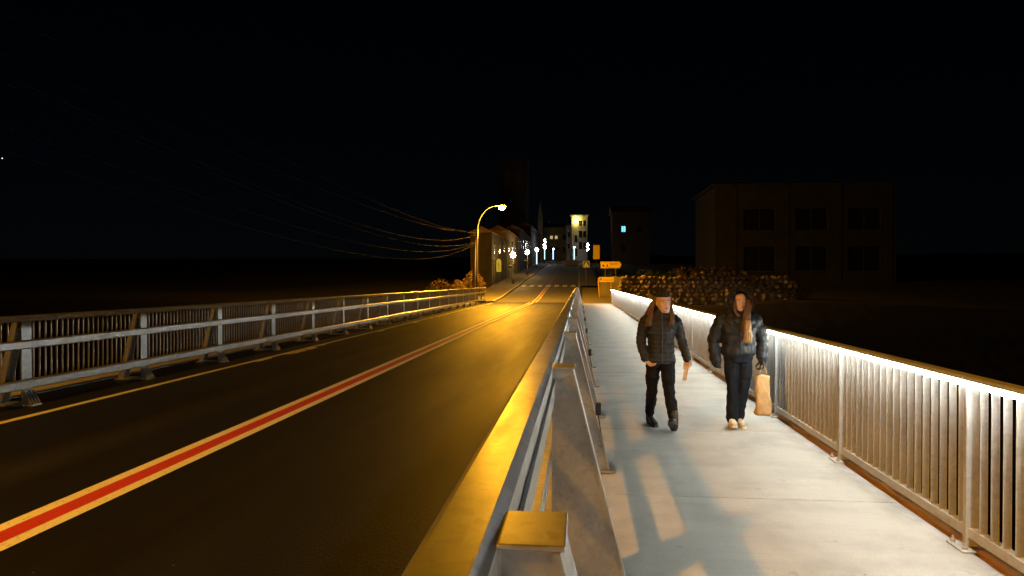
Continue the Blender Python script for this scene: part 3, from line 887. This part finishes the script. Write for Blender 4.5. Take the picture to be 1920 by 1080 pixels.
# pillar wall, hedge, rubble wall right of the walkway end
pw = empty('rendered_wall', (3.0, 64.2, -.2)); tag(pw, 'short rounded rendered wall behind the parking sign', 'wall')
prof_w = [(-1.1,0),(1.5,0),(1.5,1.9)]+[(1.5-2.6*k/8, 1.9+.5*math.sin(math.pi*k/8)) for k in range(1,8)]+[(-1.1,1.9)]
put('wall', MB().prism_y(prof_w, 0, .5), M['plaster_dark'], pw)

def foliage(name, loc, blobs, n, size, leafm, label, cat, trunk=None, seed=1, kind=None, group=None, stemm=None):
    r = empty(name, loc); tag(r, label, cat, group)
    rr2 = random.Random(seed); mb = MB()
    for _ in range(n):
        bx_, by_, bz_, rx, ry, rz = rr2.choice(blobs)
        while True:
            u = Vector((rr2.uniform(-1,1), rr2.uniform(-1,1), rr2.uniform(-1,1)))
            if .35 < u.length < 1: break
        c = Vector((bx_+u.x*rx, by_+u.y*ry, bz_+u.z*rz))
        a = Vector((rr2.uniform(-1,1), rr2.uniform(-1,1), rr2.uniform(-1,1))).normalized()
        b = a.orthogonal().normalized(); s = size*rr2.uniform(.5,1.3)
        mb.add([c-a*s, c+b*s*.45, c+a*s, c-b*s*.45], [(0,1,2,3)])
    put('crown', mb, leafm, r)
    st = MB()
    for (bx_, by_, bz_, rx, ry, rz) in blobs:
        for _ in range(3):
            st.tube([(bx_*.5+rr2.uniform(-.1,.1), by_*.5, -.3), (bx_*.8, by_*.8, bz_*.5), (bx_+rr2.uniform(-.5,.5)*rx, by_+rr2.uniform(-.5,.5)*ry, bz_+rz*.5)], [.05,.035,.012], 5)
    put('trunk', st, stemm or M['bark'], r)
    return r
hb = [(x, 0, 1.2+.25*math.sin(x*2.1), .75, .6, .95) for x in [k*.8 for k in range(0, 16)]]
foliage('hedge', (3.0, 70.5, .7), hb, 5200, .12, M['leaf'], 'dark evergreen hedge behind the yellow direction sign', 'hedge', seed=4)
for i, (x, y, z, sx, sz, lab) in enumerate((( -11.6,57.2,.0,1.25,1.0,'leftmost brown bush behind the far end of the left barrier'),(-10.3,58.6,.2,.8,.85,'small brown bush left of the leaning utility pole'),(-9.3,60.6,.3,1.1,1.25,'brown bush right of the street lamp post'),(-13.8,58,-.3,1.0,.7,'low dim bush farthest left behind the barrier'))):
    foliage('bush', (x, y, z), [(0,0,1.0*sz,sx*.8,.7,.95*sz),(.5*sx,.2,.7*sz,sx*.5,.6,.7*sz),(-.5*sx,.1,.75*sz,sx*.55,.6,.7*sz)], 1500, .10, M['dry_leaf'], lab, 'bush', seed=20+i)

# rubble wall: stones as single pieces
rw = empty('rubble_wall', (3.4, 57.6, -1.6)); tag(rw, 'rough rubble stone wall on the bank beyond the lit railing', 'wall')
back = MB()
rings = []
def wall_top(x): return 3.55 + .25*math.sin(x*.6) + (.75 if x > 5.2 else 0)*min(1, max(0, (x-5.2)/.8)) - .20*max(0, x-8.5)
for k in range(29):
    x = k*.5
    rings.append([(x,.05,0),(x,1.2,0),(x,1.0,wall_top(x)-.1),(x,.25,wall_top(x)-.1)])
back.rings(rings)
put('core', back, M['mortar'], rw)
stone_me = []
for k in range(7):
    bm = bmesh.new(); bmesh.ops.create_icosphere(bm, subdivisions=1, radius=1)
    r4 = random.Random(50+k)
    for v in bm.verts:
        v.co *= r4.uniform(.78,1.12); v.co.x *= 1.15; v.co.z *= .85
    me = bpy.data.meshes.new('stone'); bm.to_mesh(me); bm.free(); me.materials.append(M['stone']); stone_me.append(me)
cnt = 0
r5 = random.Random(9)
zrow = 1.15
while zrow < 4.4 and cnt < 298:
    x = r5.uniform(0,.3)
    while x < 14 and cnt < 298:
        s = r5.uniform(.17,.31)
        if zrow < wall_top(x)+.02:
            o = put('stone', stone_me[r5.randrange(7)], None, rw, loc=(x, .10+.2*zrow/4+r5.uniform(-.06,.05), zrow+r5.uniform(-.06,.06)))
            o.scale = (s*1.1, s*.8, s*.9); o.rotation_euler = (r5.uniform(-.4,.4), r5.uniform(-.5,.5), r5.uniform(0,6)); cnt += 1
        x += s*1.85
    zrow += .35
hbz = [(x, .35, 3.35, .7, .5, .75) for x in [5.0+.7*k for k in range(7)]]+[(x, .3, 3.1-.2*max(0,x-8.5), .8, .5, .7) for x in [9.6+.7*k for k in range(8)]]
foliage('creeper', (3.4, 57.7, -1.1), hbz, 7000, .09, M['dry_leaf'], 'brown creeper growing along the top of the rubble wall', 'plant', seed=61)

# dim villa on the right
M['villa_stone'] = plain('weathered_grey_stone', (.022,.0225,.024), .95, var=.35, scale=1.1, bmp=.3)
wins = []
for xc in (21.1, 27.0, 32.9):
    wins += [(xc,9.0,3.65,2.65,None),(xc,4.4,3.65,3.0,None)]
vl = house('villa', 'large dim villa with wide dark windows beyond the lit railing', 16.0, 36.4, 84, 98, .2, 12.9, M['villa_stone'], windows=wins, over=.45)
for i, xc in enumerate((18.1, 24.05, 29.95, 35.6)):
    put('pilaster', MB().box(xc-.38-26.2, xc+.38-26.2, -.14, -.004, .2, 12.65), M['villa_stone'], vl)
put('string_course', MB().box(-10.1,10.1,-.22,-.15,6.5,6.8), M['villa_stone'], vl)
for xc in (19.8, 25.8, 30.7):
    put('chimney', MB().box(xc-.5-26.2, xc+.5-26.2, 3, 3.8, 13.0, 13.9), M['villa_stone'], vl)
house('far_house', 'dark far house with one blue lit window', 8.4, 18.0, 180, 192, 5.5, 19.6, M['black_metal'],
      windows=[(11.3,15.2,1.1,1.55,M['lit_blue']),(15.4,15.2,1.1,1.6,None),(11.3,10.2,1.1,1.6,None)], roof=2.2)
# tiny far lights
for (x, y, z, lab) in ((73.5, 190, 6.4, 'tiny white light in the dark right of the villa'), (74.5, 190, 6.2, 'second tiny light beside the first, dark right bank'), (-170, 190, 38.2, 'tiny far light in the dark at the left picture edge')):
    r = empty('far_lantern', (x, y, z)); tag(r, lab, 'light')
    put('lantern', MB().ball((0,0,0), .14,.14,.14, 8, 6), M['far_light'], r, True)
    gz = ground_h(x, y)
    put('mast', MB().tube([(0,0,-.14),(0,0,gz-z-.3)], .06, 6), M['black_metal'], r)

# ================================================================== people
M['skin'] = plain('skin', (.50,.31,.23), .5, var=.06, scale=20, coord='OBJ')
M['lip'] = plain('lips', (.40,.13,.11), .45, var=.05, coord='OBJ')
M['eye_white'] = plain('eye_white', (.6,.58,.55), .3, var=.03, coord='OBJ')
M['iris'] = plain('iris', (.03,.02,.015), .2, var=.1, coord='OBJ')
M['hair_brown'] = plain('brown_hair', (.10,.05,.028), .45, var=.5, scale=30, coord='OBJ', sc=(6,6,.4))
M['hair_blond'] = plain('blond_hair_ends', (.36,.22,.10), .45, var=.4, scale=30, coord='OBJ', sc=(6,6,.4))
M['jacket_black'] = make_quilt('black_quilted_nylon', (.014,.014,.016))
M['jacket_navy'] = make_quilt('dark_navy_nylon', (.011,.0125,.017))
M['trousers_black'] = plain('black_trouser_cloth', (.008,.008,.010), .85, var=.3, scale=40, bmp=.25, coord='OBJ', spec=.12)
M['trousers_dark'] = plain('dark_denim', (.008,.0095,.015), .8, var=.35, scale=40, bmp=.25, coord='OBJ', spec=.12)
M['knit'] = plain('black_knit', (.012,.011,.012), .95, var=.4, scale=60, bmp=.5, coord='OBJ')
M['fur'] = plain('dark_fur', (.022,.017,.014), .95, var=.6, scale=40, coord='OBJ')
M['boot'] = plain('dark_boot_leather', (.02,.017,.015), .5, var=.3, coord='OBJ')
M['sole'] = plain('boot_sole_rubber', (.055,.045,.035), .8, var=.3, coord='OBJ')
M['sneaker'] = plain('beige_sneaker', (.50,.41,.29), .7, var=.2, scale=25, coord='OBJ')
M['sneaker_sole'] = plain('pale_sneaker_sole', (.62,.57,.46), .7, var=.1, coord='OBJ')
M['paper'] = plain('brown_paper', (.50,.32,.15), .75, var=.16, scale=12, bmp=.5, coord='OBJ')
M['glove'] = plain('black_glove', (.012,.012,.016), .7, var=.3, coord='OBJ')

def ell(c, rx, ry, n=24, p=2.3):
    out = []
    for i in range(n):
        a = 2*math.pi*i/n; ca, sa = math.cos(a), math.sin(a)
        out.append((c[0]+rx*math.copysign(abs(ca)**(2/p), ca), c[1]+ry*math.copysign(abs(sa)**(2/p), sa), c[2]))
    return out
def dense(path, rad, step=.012, quilt=0, pitch=.055):
    """resample a limb; quilt puffs the radius between stitch lines"""
    P = [Vector(p) for p in path]
    # smooth curve
    pts = []; rs = []
    for k in range(len(P)-1):
        p0 = P[max(k-1,0)]; p1 = P[k]; p2 = P[k+1]; p3 = P[min(k+2,len(P)-1)]
        n = max(2, int((p2-p1).length/step))
        for i in range(n):
            t = i/n
            a = .5*((2*p1)+(p2-p0)*t+(2*p0-5*p1+4*p2-p3)*t*t+(3*p1-p0-3*p2+p3)*t**3)
            pts.append(a); s = t*t*(3-2*t); rs.append(rad[k]*(1-s)+rad[k+1]*s)
    pts.append(P[-1]); rs.append(rad[-1])
    if quilt:
        L = 0; out = []
        for k in range(len(pts)):
            if k: L += (pts[k]-pts[k-1]).length
            out.append(rs[k]+quilt*(abs(math.sin(math.pi*L/pitch))**.6-.7))
        rs = out
    return pts, rs
def torso(mb, ctrl, quilt=0, pitch=.055, step=.01, slope=0):
    """ctrl: (z, cx, cy, rx, ry) from bottom up"""
    rings = []
    z = ctrl[0][0]; L = 0
    while z <= ctrl[-1][0]+1e-6:
        for a, b in zip(ctrl, ctrl[1:]):
            if a[0] <= z <= b[0]+1e-9:
                t = (z-a[0])/(b[0]-a[0]); s = t*t*(3-2*t)
                v = [a[i]*(1-s)+b[i]*s for i in range(5)]; break
        q = quilt*(abs(math.sin(math.pi*(z-ctrl[0][0])/pitch))**.6-.7) if quilt else 0
        rings.append(ell((v[1], v[2], z), v[3]+q, v[4]+q))
        z += step
    return mb.rings(rings)
def head(mb, c, turn=0, s=1.0):
    """head with face towards -y, then turned about z; c = centre at eye height"""
    local = MB()
    ctrl = [(-.115,0,-.045,.030,.030),(-.10,0,-.042,.045,.045),(-.07,0,-.025,.058,.068),(-.03,0,-.008,.067,.084),(.0,0,0,.072,.092),(.04,0,.006,.075,.096),(.07,0,.010,.068,.088),(.095,0,.012,.048,.064),(.108,0,.012,.022,.03)]
    torso(local, ctrl, step=.007)
    # nose, brow, cheeks, lips, chin, ears
    local.capsule([(0,-.088,.008),(0,-.104,-.018),(0,-.108,-.032)], [.008,.011,.013], 8)
    local.ball((0,-.082,.022), .05,.014,.010, 10, 6)
    for k in (-1,1):
        local.ball((k*.034,-.066,-.028), .024,.022,.022, 10, 6)
        local.ball((k*.074,.008,-.012), .010,.018,.030, 8, 6)
    local.ball((0,-.082,-.062), .024,.013,.013, 10, 6)
    local.ball((0,-.076,-.098), .022,.018,.016, 10, 6)
    ca, sa = math.cos(turn), math.sin(turn)
    mb.add([(c[0]+s*(x*ca-y*sa), c[1]+s*(x*sa+y*ca), c[2]+s*z) for x, y, z in local.v], local.f)
def turned(c, turn, s, p):
    ca, sa = math.cos(turn), math.sin(turn); x, y, z = p
    return (c[0]+s*(x*ca-y*sa), c[1]+s*(x*sa+y*ca), c[2]+s*z)
def face_bits(body, c, turn, s, hairm):
    for k in (-1,1):
        e = put('eye', MB().ball(turned(c,turn,s,(k*.031,-.080,.0)), .0125*s,.0085*s,.0075*s, 10, 6), M['eye_white'], body, True)
        put('iris', MB().ball(turned(c,turn,s,(k*.031,-.0872,.0)), .0058*s,.003*s,.0058*s, 8, 6), M['iris'], body, True)
        put('eyebrow', MB().capsule([turned(c,turn,s,(k*.016,-.097,.021)), turned(c,turn,s,(k*.033,-.094,.026)), turned(c,turn,s,(k*.05,-.081,.021))], [.004*s]*3, 6), hairm, body, True)
    put('lips', MB().ball(turned(c,turn,s,(0,-.0945,-.060)), .021*s,.006*s,.006*s, 10, 6).ball(turned(c,turn,s,(0,-.0945,-.068)), .018*s,.006*s,.0055*s, 10, 6), M['lip'], body, True)
def hand(mb, wrist, d, palm_n, side, curl=.5, s=1.0):
    """wrist point, direction d, palm normal; side = +1/-1 puts the thumb; fingers curl towards the palm normal"""
    d = Vector(d).normalized(); n = Vector(palm_n); n = (n-d*n.dot(d)).normalized(); t = d.cross(n)*side
    w = Vector(wrist)
    for o_ in (-.026,-.009,.009,.026):
        mb.capsule([w+t*o_*.7*s, w+d*.05*s+t*o_*s, w+d*.085*s+t*o_*s], [.015*s,.0145*s,.013*s], 8)
    for i, (o_, L) in enumerate(((.030,.070),(.010,.080),(-.010,.075),(-.029,.058))):
        p0 = w+d*.085*s+t*o_*s; a = curl*.7
        d1 = (d*math.cos(a)+n*math.sin(a)); p1 = p0+d1*L*.45*s
        a2 = curl*1.8; d2 = (d*math.cos(a2)+n*math.sin(a2)); p2 = p1+d2*L*.32*s
        a3 = curl*2.5; d3 = (d*math.cos(a3)+n*math.sin(a3)); p3 = p2+d3*L*.23*s
        mb.capsule([p0-d*.01*s, p1, p2, p3], [.0098*s,.0090*s,.0082*s,.0070*s], 8)
    b0 = w+d*.022*s+t*.026*s; b1 = b0+(d*.55+t*.8+n*.25).normalized()*.036*s; b2 = b1+(d*.85+t*.25+n*(.3+curl*.4)).normalized()*.030*s; b3 = b2+(d*.9+n*(.2+curl*.5)).normalized()*.02*s
    mb.capsule([b0, b1, b2, b3], [.0135*s,.0115*s,.0098*s,.0080*s], 8)
def strands(name, roots, m, parent, rad=.006, n=40, seed=3, spread=.02):
    """roots: list of guide paths; many thin tapering locks follow each guide"""
    r6 = random.Random(seed); mb = MB()
    for path, cnt_, sp_ in roots:
        for _ in range(cnt_):
            a = r6.uniform(0,6.28); q = sp_*math.sqrt(r6.random()); dx, dy = q*math.cos(a), q*.6*math.sin(a)
            pts, rs = dense([(p[0]+dx*(.5+.5*i/(len(path)-1))+r6.uniform(-.005,.005), p[1]+dy+r6.uniform(-.004,.004), p[2]) for i, p in enumerate(path)], [rad*1.0]*(len(path)-1)+[rad*.25], .03)
            cut = int(len(pts)*r6.uniform(.82,1.0)); pts = pts[:max(cut,3)]; rs = rs[:max(cut,3)]; rs[-1] = rad*.2
            wob = r6.uniform(0,6)
            pts = [p+Vector((.007*math.sin(wob*.4+p.z*30), .004*math.cos(wob+p.z*31), 0)) for p in pts]
            mb.tube(pts, rs, 5)
    return put(name, mb, m, parent, True)
def shoe(mb_up, mb_so, heel, yaw, pitch, L=.26, tall=.09, w=.044):
    """heel = heel point on the sole, toe points to -y; pitch > 0 lifts the toe"""
    up = MB(); so = MB()
    rings = []; rs2 = []
    for y_, hw, ht in ((.012,.026,.07),(-.01,.034,.10),(-.06,.036,tall+.02),(-.10,.038,tall),(-.15,.042,.068),(-.20,.044,.055),(-.235,.036,.045),(-.255,.018,.032)):
        yy_ = y_*L/.255
        ring = []
        for i in range(12):
            a = 2*math.pi*i/12; x_ = hw*math.cos(a); z_ = ht*.5+ht*.5*math.sin(a)
            ring.append((x_, yy_, max(z_, .0)+.018))
        rings.append(ring)
    up.rings(rings)
    outline = [(-.028,.018),(.028,.018),(.036,-.06),(.038,-.12),(.047,-.18),(.042,-.232),(.018,-.264),(-.018,-.264),(-.042,-.232),(-.047,-.18),(-.038,-.12),(-.036,-.06)]
    so.prism_z([(x_, y_*L/.255) for x_, y_ in outline], .0, .024)
    cp, sp_ = math.cos(pitch), math.sin(pitch); cy, sy = math.cos(yaw), math.sin(yaw)
    for src, dst in ((up, mb_up), (so, mb_so)):
        vs = []
        for x_, y_, z_ in src.v:
            y2, z2 = y_*cp+z_*sp_, -y_*sp_+z_*cp
            x3, y3 = x_*cy-y2*sy, x_*sy+y2*cy
            vs.append((heel[0]+x3, heel[1]+y3, heel[2]+z2))
        dst.add(vs, src.f)

from mathutils import noise as mnoise
def crumple(me, amp, freq, stretch=(1,1,1), seed=0):
    me.update()
    nrm = [v.normal.copy() for v in me.vertices]
    for v, n_ in zip(me.vertices, nrm):
        q = Vector((v.co.x*freq*stretch[0]+seed, v.co.y*freq*stretch[1], v.co.z*freq*stretch[2]))
        v.co += n_*amp*(mnoise.noise(q)+.5*mnoise.noise(q*2.3))
    me.update()
    return me
def person_one():
    r = empty('person', (.945, 8.17, 0)); tag(r, 'person in black quilted jacket and beanie walking with a paper slip in hand', 'person')
    hc = (.022, -.035, 1.462); turn = R(14)
    LH = ((-.085,.0,.84),(-.098,.035,.46),(-.108,.20,.10)); RH = ((.085,.0,.84),(.075,-.13,.46),(.118,-.25,.12))
    LA = [(-.165,.02,1.265),(-.225,.035,1.03),(-.185,-.05,.815)]; RA = [(.165,.02,1.265),(.238,.04,1.04),(.292,-.02,.81)]
    b = MB()
    head(b, hc, turn, 1.06)
    b.capsule([(.0,.0,1.25),(.01,-.005,1.33),(.016,-.018,1.40)], [.055,.052,.054])
    torso(b, [(.80,0,0,.13,.09),(.95,0,0,.12,.085),(1.10,0,0,.135,.09),(1.24,0,.005,.15,.085),(1.31,0,.005,.06,.055)])
    for leg in (LH, RH): b.capsule(*dense(leg, [.06,.034,.022], .03))
    for arm in (LA, RA): b.capsule(*dense(arm, [.045,.036,.026], .03))
    hand(b, LA[2], (.62,-.35,-.62), (0,-.6,.5), -1, .45, 1.0)
    hand(b, RA[2], (-.04,-.10,-1), (-.5,-1,0), -1, .8, 1.0)
    body = put('body', remesh(b, 'body', .0052, 2), M['skin'], r)
    face_bits(body, hc, turn, 1.06, M['hair_brown'])
    j = MB()
    torso(j, [(.765,0,0,.158,.122),(.80,0,0,.162,.128),(.90,0,0,.152,.122),(1.02,0,0,.150,.120),(1.14,0,0,.168,.126),(1.24,0,.005,.178,.118),(1.29,0,.008,.150,.100),(1.325,0,.0,.100,.085),(1.385,.008,-.008,.074,.080)], quilt=.011, pitch=.052)
    for arm in (LA, RA):
        a2 = [Vector(arm[0])+Vector((0,0,-.01)), Vector(arm[1]), Vector(arm[2])+ (Vector(arm[2])-Vector(arm[1]))*.03]
        j.capsule(*dense(a2, [.070,.058,.044], .01, .008, .05))
    jk = put('jacket', crumple(remesh(j, 'jacket', .0075, 1, .4), .010, 13, (1,1,.8), 3), M['jacket_black'], r)
    zp = MB().capsule([(0,-.137,.78),(0,-.134,.95),(0,-.138,1.14),(0,-.122,1.25),(.004,-.10,1.36)], [.006]*5, 6)
    put('zip', zp, M['black_plastic'], jk)
    put('hem_band', MB().rings([ell((0,0,z_), .160, .123) for z_ in (.762,.785)]), M['black_plastic'], jk)
    t = MB()
    torso(t, [(.74,0,0,.135,.10),(.80,0,0,.148,.108),(.88,0,0,.14,.10)])
    t.capsule(*dense([(-.078,0,.80),(-.095,.01,.62),(-.100,.035,.44),(-.106,.14,.24),(-.108,.20,.13)], [.088,.080,.064,.058,.050], .02, .003, .06))
    t.capsule(*dense([(.078,-.01,.80),(.072,-.075,.62),(.078,-.13,.44),(.106,-.20,.26),(.118,-.245,.14)], [.088,.080,.064,.062,.052], .02, .003, .06))
    put('trousers', crumple(remesh(t, 'trousers', .009, 2), .012, 12, (1,1,1.2), 5), M['trousers_black'], r)
    for heel, yaw, pitch in (((-.108,.265,.0),R(12),0),((.120,-.20,.012),R(-14),R(30))):
        u, s_ = MB(), MB(); shoe(u, s_, heel, yaw, pitch)
        ank = Vector(heel)+Vector((0,-.05,.05)); u.capsule([ank, ank+Vector((0,-.02 if pitch == 0 else .0,.15))], [.046,.045], 12)
        bt = put('boot', remesh(u, 'boot', .006, 2), M['boot'], r); put('sole', s_, M['sole'], bt)
    ht = MB()
    hrings = []
    for z_, rx_, ry_ in ((.062,.078,.100),(.088,.077,.098),(.112,.066,.085),(.132,.046,.060),(.147,.020,.026)):
        hrings.append(ell(turned(hc,turn,1,(0,.010,z_)), rx_, ry_, 20, 2))
    ht.rings(hrings); ht.ball(turned(hc,turn,1,(0,.035,.138)), .034,.034,.030, 12, 8)
    hat = put('beanie', remesh(ht, 'beanie', .005, 2), M['knit'], r)
    put('brim', MB().rings([ell(turned(hc,turn,1,(0,.008,z_)), rx_, ry_, 24, 2) for z_, rx_, ry_ in ((.057,.077,.099),(.059,.0805,.1025),(.080,.081,.102),(.083,.078,.099))]), M['knit'], hat)
    strands('hair', [([(-.072,.0,1.535),(-.092,-.012,1.43),(-.122,-.05,1.335),(-.150,-.095,1.25),(-.152,-.115,1.16)], 130, .034),
                     ([(-.070,.045,1.53),(-.098,.05,1.43),(-.145,.035,1.335),(-.185,.01,1.27)], 80, .034),
                     ([(.0,.10,1.53),(.0,.105,1.42),(.0,.125,1.30),(.0,.135,1.18)], 120, .075),
                     ([(-.03,.06,1.52),(-.06,.07,1.42),(-.10,.09,1.32),(-.12,.10,1.22)], 30, .04),
                     ([(.092,-.01,1.535),(.108,-.035,1.43),(.112,-.10,1.32),(.098,-.135,1.22),(.09,-.14,1.14)], 60, .022),
                     ([(.07,.05,1.52),(.09,.07,1.42),(.10,.09,1.32),(.11,.10,1.24)], 24, .03)], M['hair_brown'], r, .0042, seed=3)
    return r
person_one()
# paper slip in the hand: a thing of its own
pa = MB(); n = 6; vs = []
for k in range(n+1):
    t_ = k/n
    for sx in (-.024,.024):
        vs.append((sx-.03*t_, -.012*math.sin(t_*2.5), -.17*t_))
pa.add(vs, [(2*k,2*k+1,2*k+3,2*k+2) for k in range(n)])
pap = put('paper_slip', pa, M['paper']); pap.location = (.945+.285, 8.17-.062, .735)
so_ = pap.modifiers.new('thick', 'SOLIDIFY'); so_.thickness = .002
tag(pap, 'folded brown paper slip held by the person in the beanie', 'paper')

def person_two():
    r = empty('person', (1.86, 8.36, 0)); tag(r, 'person in dark puffer jacket with furry hood carrying a paper bag', 'person')
    hc = (.0, -.05, 1.465); turn = R(6)
    LA = [(-.175,.02,1.29),(-.270,.03,1.03),(-.262,-.03,.80)]; RA = [(.175,.02,1.29),(.275,.03,1.05),(.262,-.03,.80)]
    LH = ((-.08,0,.86),(-.075,-.02,.47),(-.075,-.06,.10)); RH = ((.08,0,.86),(.055,-.01,.47),(.01,.04,.10))
    b = MB()
    head(b, hc, turn, .97)
    b.capsule([(.0,.0,1.27),(.0,-.015,1.36),(.0,-.03,1.41)], [.055,.052,.054])
    torso(b, [(.82,0,0,.13,.09),(.97,0,0,.12,.085),(1.12,0,0,.135,.09),(1.26,0,.005,.15,.085),(1.33,0,.005,.06,.055)])
    for leg in (LH, RH): b.capsule(*dense(leg, [.06,.034,.022], .03))
    for arm in (LA, RA): b.capsule(*dense(arm, [.045,.036,.026], .03))
    body = put('body', remesh(b, 'body', .0058, 2), M['skin'], r)
    face_bits(body, hc, turn, .97, M['hair_brown'])
    gl = MB(); hand(gl, (.262,-.04,.795), (0,-.12,-1), (-1,-.3,0), 1, .95, 1.08)
    put('glove', remesh(gl, 'glove', .005, 1), M['glove'], r)
    gl = MB(); hand(gl, (-.260,-.035,.79), (.05,-.1,-1), (1,-.3,0), -1, .9, .9)
    put('glove', remesh(gl, 'glove', .005, 1), M['glove'], r)
    j = MB()
    torso(j, [(.825,0,0,.185,.135),(.87,0,0,.195,.145),(.98,0,0,.192,.142),(1.12,0,0,.197,.142),(1.24,0,.005,.195,.13),(1.31,0,.01,.165,.115),(1.36,0,.0,.11,.10),(1.40,0,0,.095,.09)], quilt=.012, pitch=.125)
    for arm in (LA, RA):
        e = (Vector(arm[2])-Vector(arm[1])).normalized()
        j.capsule(*dense([Vector(arm[0])+Vector((0,0,-.015)), arm[1], Vector(arm[2])+e*(.06 if arm is LA else .0)], [.082,.073,.062], .012, .010, .11))
    jk = put('jacket', crumple(remesh(j, 'jacket', .0085, 2, .4), .014, 11, (1,1,1), 9), M['jacket_navy'], r)
    put('zip', MB().capsule([(0,-.152,.84),(0,-.155,.98),(0,-.155,1.12),(0,-.137,1.25),(0,-.115,1.34)], [.006]*5, 6), M['black_plastic'], jk)
    # hood: shell open to the front, with a fur ruff
    hd = MB(); rings = []
    for k in range(9):
        th = k/8
        yy_ = -.10+.23*th
        rx_ = .135*math.sqrt(max(.02, 1-(max(0, th-.25)/.78)**2)); rz_ = .155*math.sqrt(max(.02, 1-(max(0, th-.25)/.78)**2))
        rings.append([(hc[0]+rx_*math.cos(2*math.pi*i/20), yy_, 1.475+rz_*math.sin(2*math.pi*i/20)) for i in range(20)])
    hd.rings(rings, cap=False)
    n0 = len(hd.v); hd.f.append(tuple(range(n0-20, n0)))
    ho = put('hood', hd, M['jacket_navy'], r, True)
    sm = ho.modifiers.new('thick', 'SOLIDIFY'); sm.thickness = .012
    fur = MB(); r7 = random.Random(8)
    for k in range(2600):
        a = r7.uniform(0, 2*math.pi); q = r7.uniform(-1,1)
        c0 = Vector((hc[0]+(.122+.022*q)*math.cos(a), -.115+r7.uniform(-.035,.04), 1.478+(.145+.018*q)*math.sin(a)))
        dr = Vector((math.cos(a)*r7.uniform(-.3,1.0), r7.uniform(-1.0,.1), math.sin(a)*r7.uniform(-.3,1.0)-.1)).normalized()
        L = r7.uniform(.025,.055); sd = dr.orthogonal().normalized()*.0035
        fur.add([c0-sd, c0+sd, c0+dr*L+Vector((0,0,-.006))], [(0,1,2)])
    rg = []
    for k in range(24):
        a = 2*math.pi*k/24
        c = Vector((hc[0]+.124*math.cos(a), -.112, 1.478+.146*math.sin(a))); rd = Vector((math.cos(a),0,math.sin(a)))
        rg.append([c+rd*.032*math.cos(2*math.pi*i/8)+Vector((0,1,0))*.036*math.sin(2*math.pi*i/8) for i in range(8)])
    fur.rings(rg, closed=True)
    put('fur_ruff', fur, M['fur'], ho)
    t = MB()
    torso(t, [(.76,0,0,.150,.11),(.84,0,0,.160,.115),(.92,0,0,.15,.11)])
    t.capsule(*dense([(-.078,0,.82),(-.080,-.01,.64),(-.076,-.02,.46),(-.075,-.045,.25),(-.076,-.05,.10)], [.092,.084,.066,.064,.070], .02, .003, .07))
    t.capsule(*dense([(.078,0,.82),(.070,.0,.64),(.055,-.01,.46),(.030,.02,.25),(.014,.05,.10)], [.092,.084,.066,.064,.070], .02, .003, .07))
    put('trousers', crumple(remesh(t, 'trousers', .009, 2), .012, 11, (1,1,.9), 7), M['trousers_dark'], r)
    for heel, yaw, pitch in (((-.078,.0,.006),R(-4),R(5)),((.012,.09,.0),R(4),0)):
        u, s_ = MB(), MB(); shoe(u, s_, heel, yaw, pitch, .25, .08)
        bt = put('sneaker', remesh(u, 'sneaker', .005, 2), M['sneaker'], r); put('sole', s_, M['sneaker_sole'], bt)
        lc = MB()
        for q in range(4):
            yq = heel[1]-.10-.025*q; lc.capsule([(heel[0]-.02, yq, .098-.012*q), (heel[0]+.02, yq-.006, .098-.012*q)], [.004,.004], 5)
        put('lace', lc, M['sneaker_sole'], bt)
    strands('hair', [([(.088,-.10,1.50),(.092,-.140,1.42),(.062,-.165,1.34),(.045,-.185,1.20),(.055,-.19,1.08),(.05,-.185,1.02)], 190, .046),
                     ([(-.072,-.10,1.50),(-.078,-.130,1.42),(-.06,-.15,1.35),(-.02,-.17,1.27)], 40, .018)], M['hair_brown'], r, .0045, seed=5)
    strands('hair_ends', [([(.058,-.195,1.26),(.062,-.205,1.14),(.055,-.205,1.04),(.045,-.20,.965)], 150, .056)], M['hair_blond'], r, .0048, seed=6)
    return r
person_two()

# paper bag hanging from the gloved hand
bgp = empty('paper_bag', (1.86+.262, 8.36-.075, .15)); tag(bgp, 'crumpled brown paper bag hanging from a gloved hand', 'bag')
mb = MB(); rings = []; r8 = random.Random(2)
ph = [r8.uniform(0,6.28) for _ in range(12)]
for k in range(25):
    t_ = k/24; z_ = .46*t_
    pinch = .016*math.exp(-((t_-.78)/.10)**2)
    hx = .088-.010*t_-pinch+.005*math.sin(t_*9+1); hy = .062-.030*t_**1.5
    if k == 0: hx -= .012; hy -= .01
    ring = []
    for i_, (x_, y_, _) in enumerate(ell((.006*math.sin(t_*7), .0, z_), hx, hy, 36, 3.2)):
        a_ = 2*math.pi*i_/36
        f_ = 1+.08*math.sin(3*a_+t_*8+ph[0])*math.sin(t_*6+ph[1])+.06*math.sin(5*a_-t_*13+ph[2])+.04*math.sin(9*a_+t_*21+ph[3])
        ring.append((x_*f_, y_*f_, z_+.006*math.sin(2*a_+ph[4])*t_))
    rings.append(ring)
mb.rings(rings, cap=False); mb.f.append(tuple(range(35,-1,-1)))
bs = put('sack', mb, M['paper'], bgp, True)
sm = bs.modifiers.new('thick', 'SOLIDIFY'); sm.thickness = .003
for k in (-1, 1):
    hn = [(-.038, k*.028, .455), (-.030, k*.022, .52), (-.008, k*.008, .575), (.008, k*.008, .575), (.030, k*.022, .52), (.038, k*.028, .455)]
    put('handle', MB().tube(hn, .004, 6), M['paper'], bgp, True)
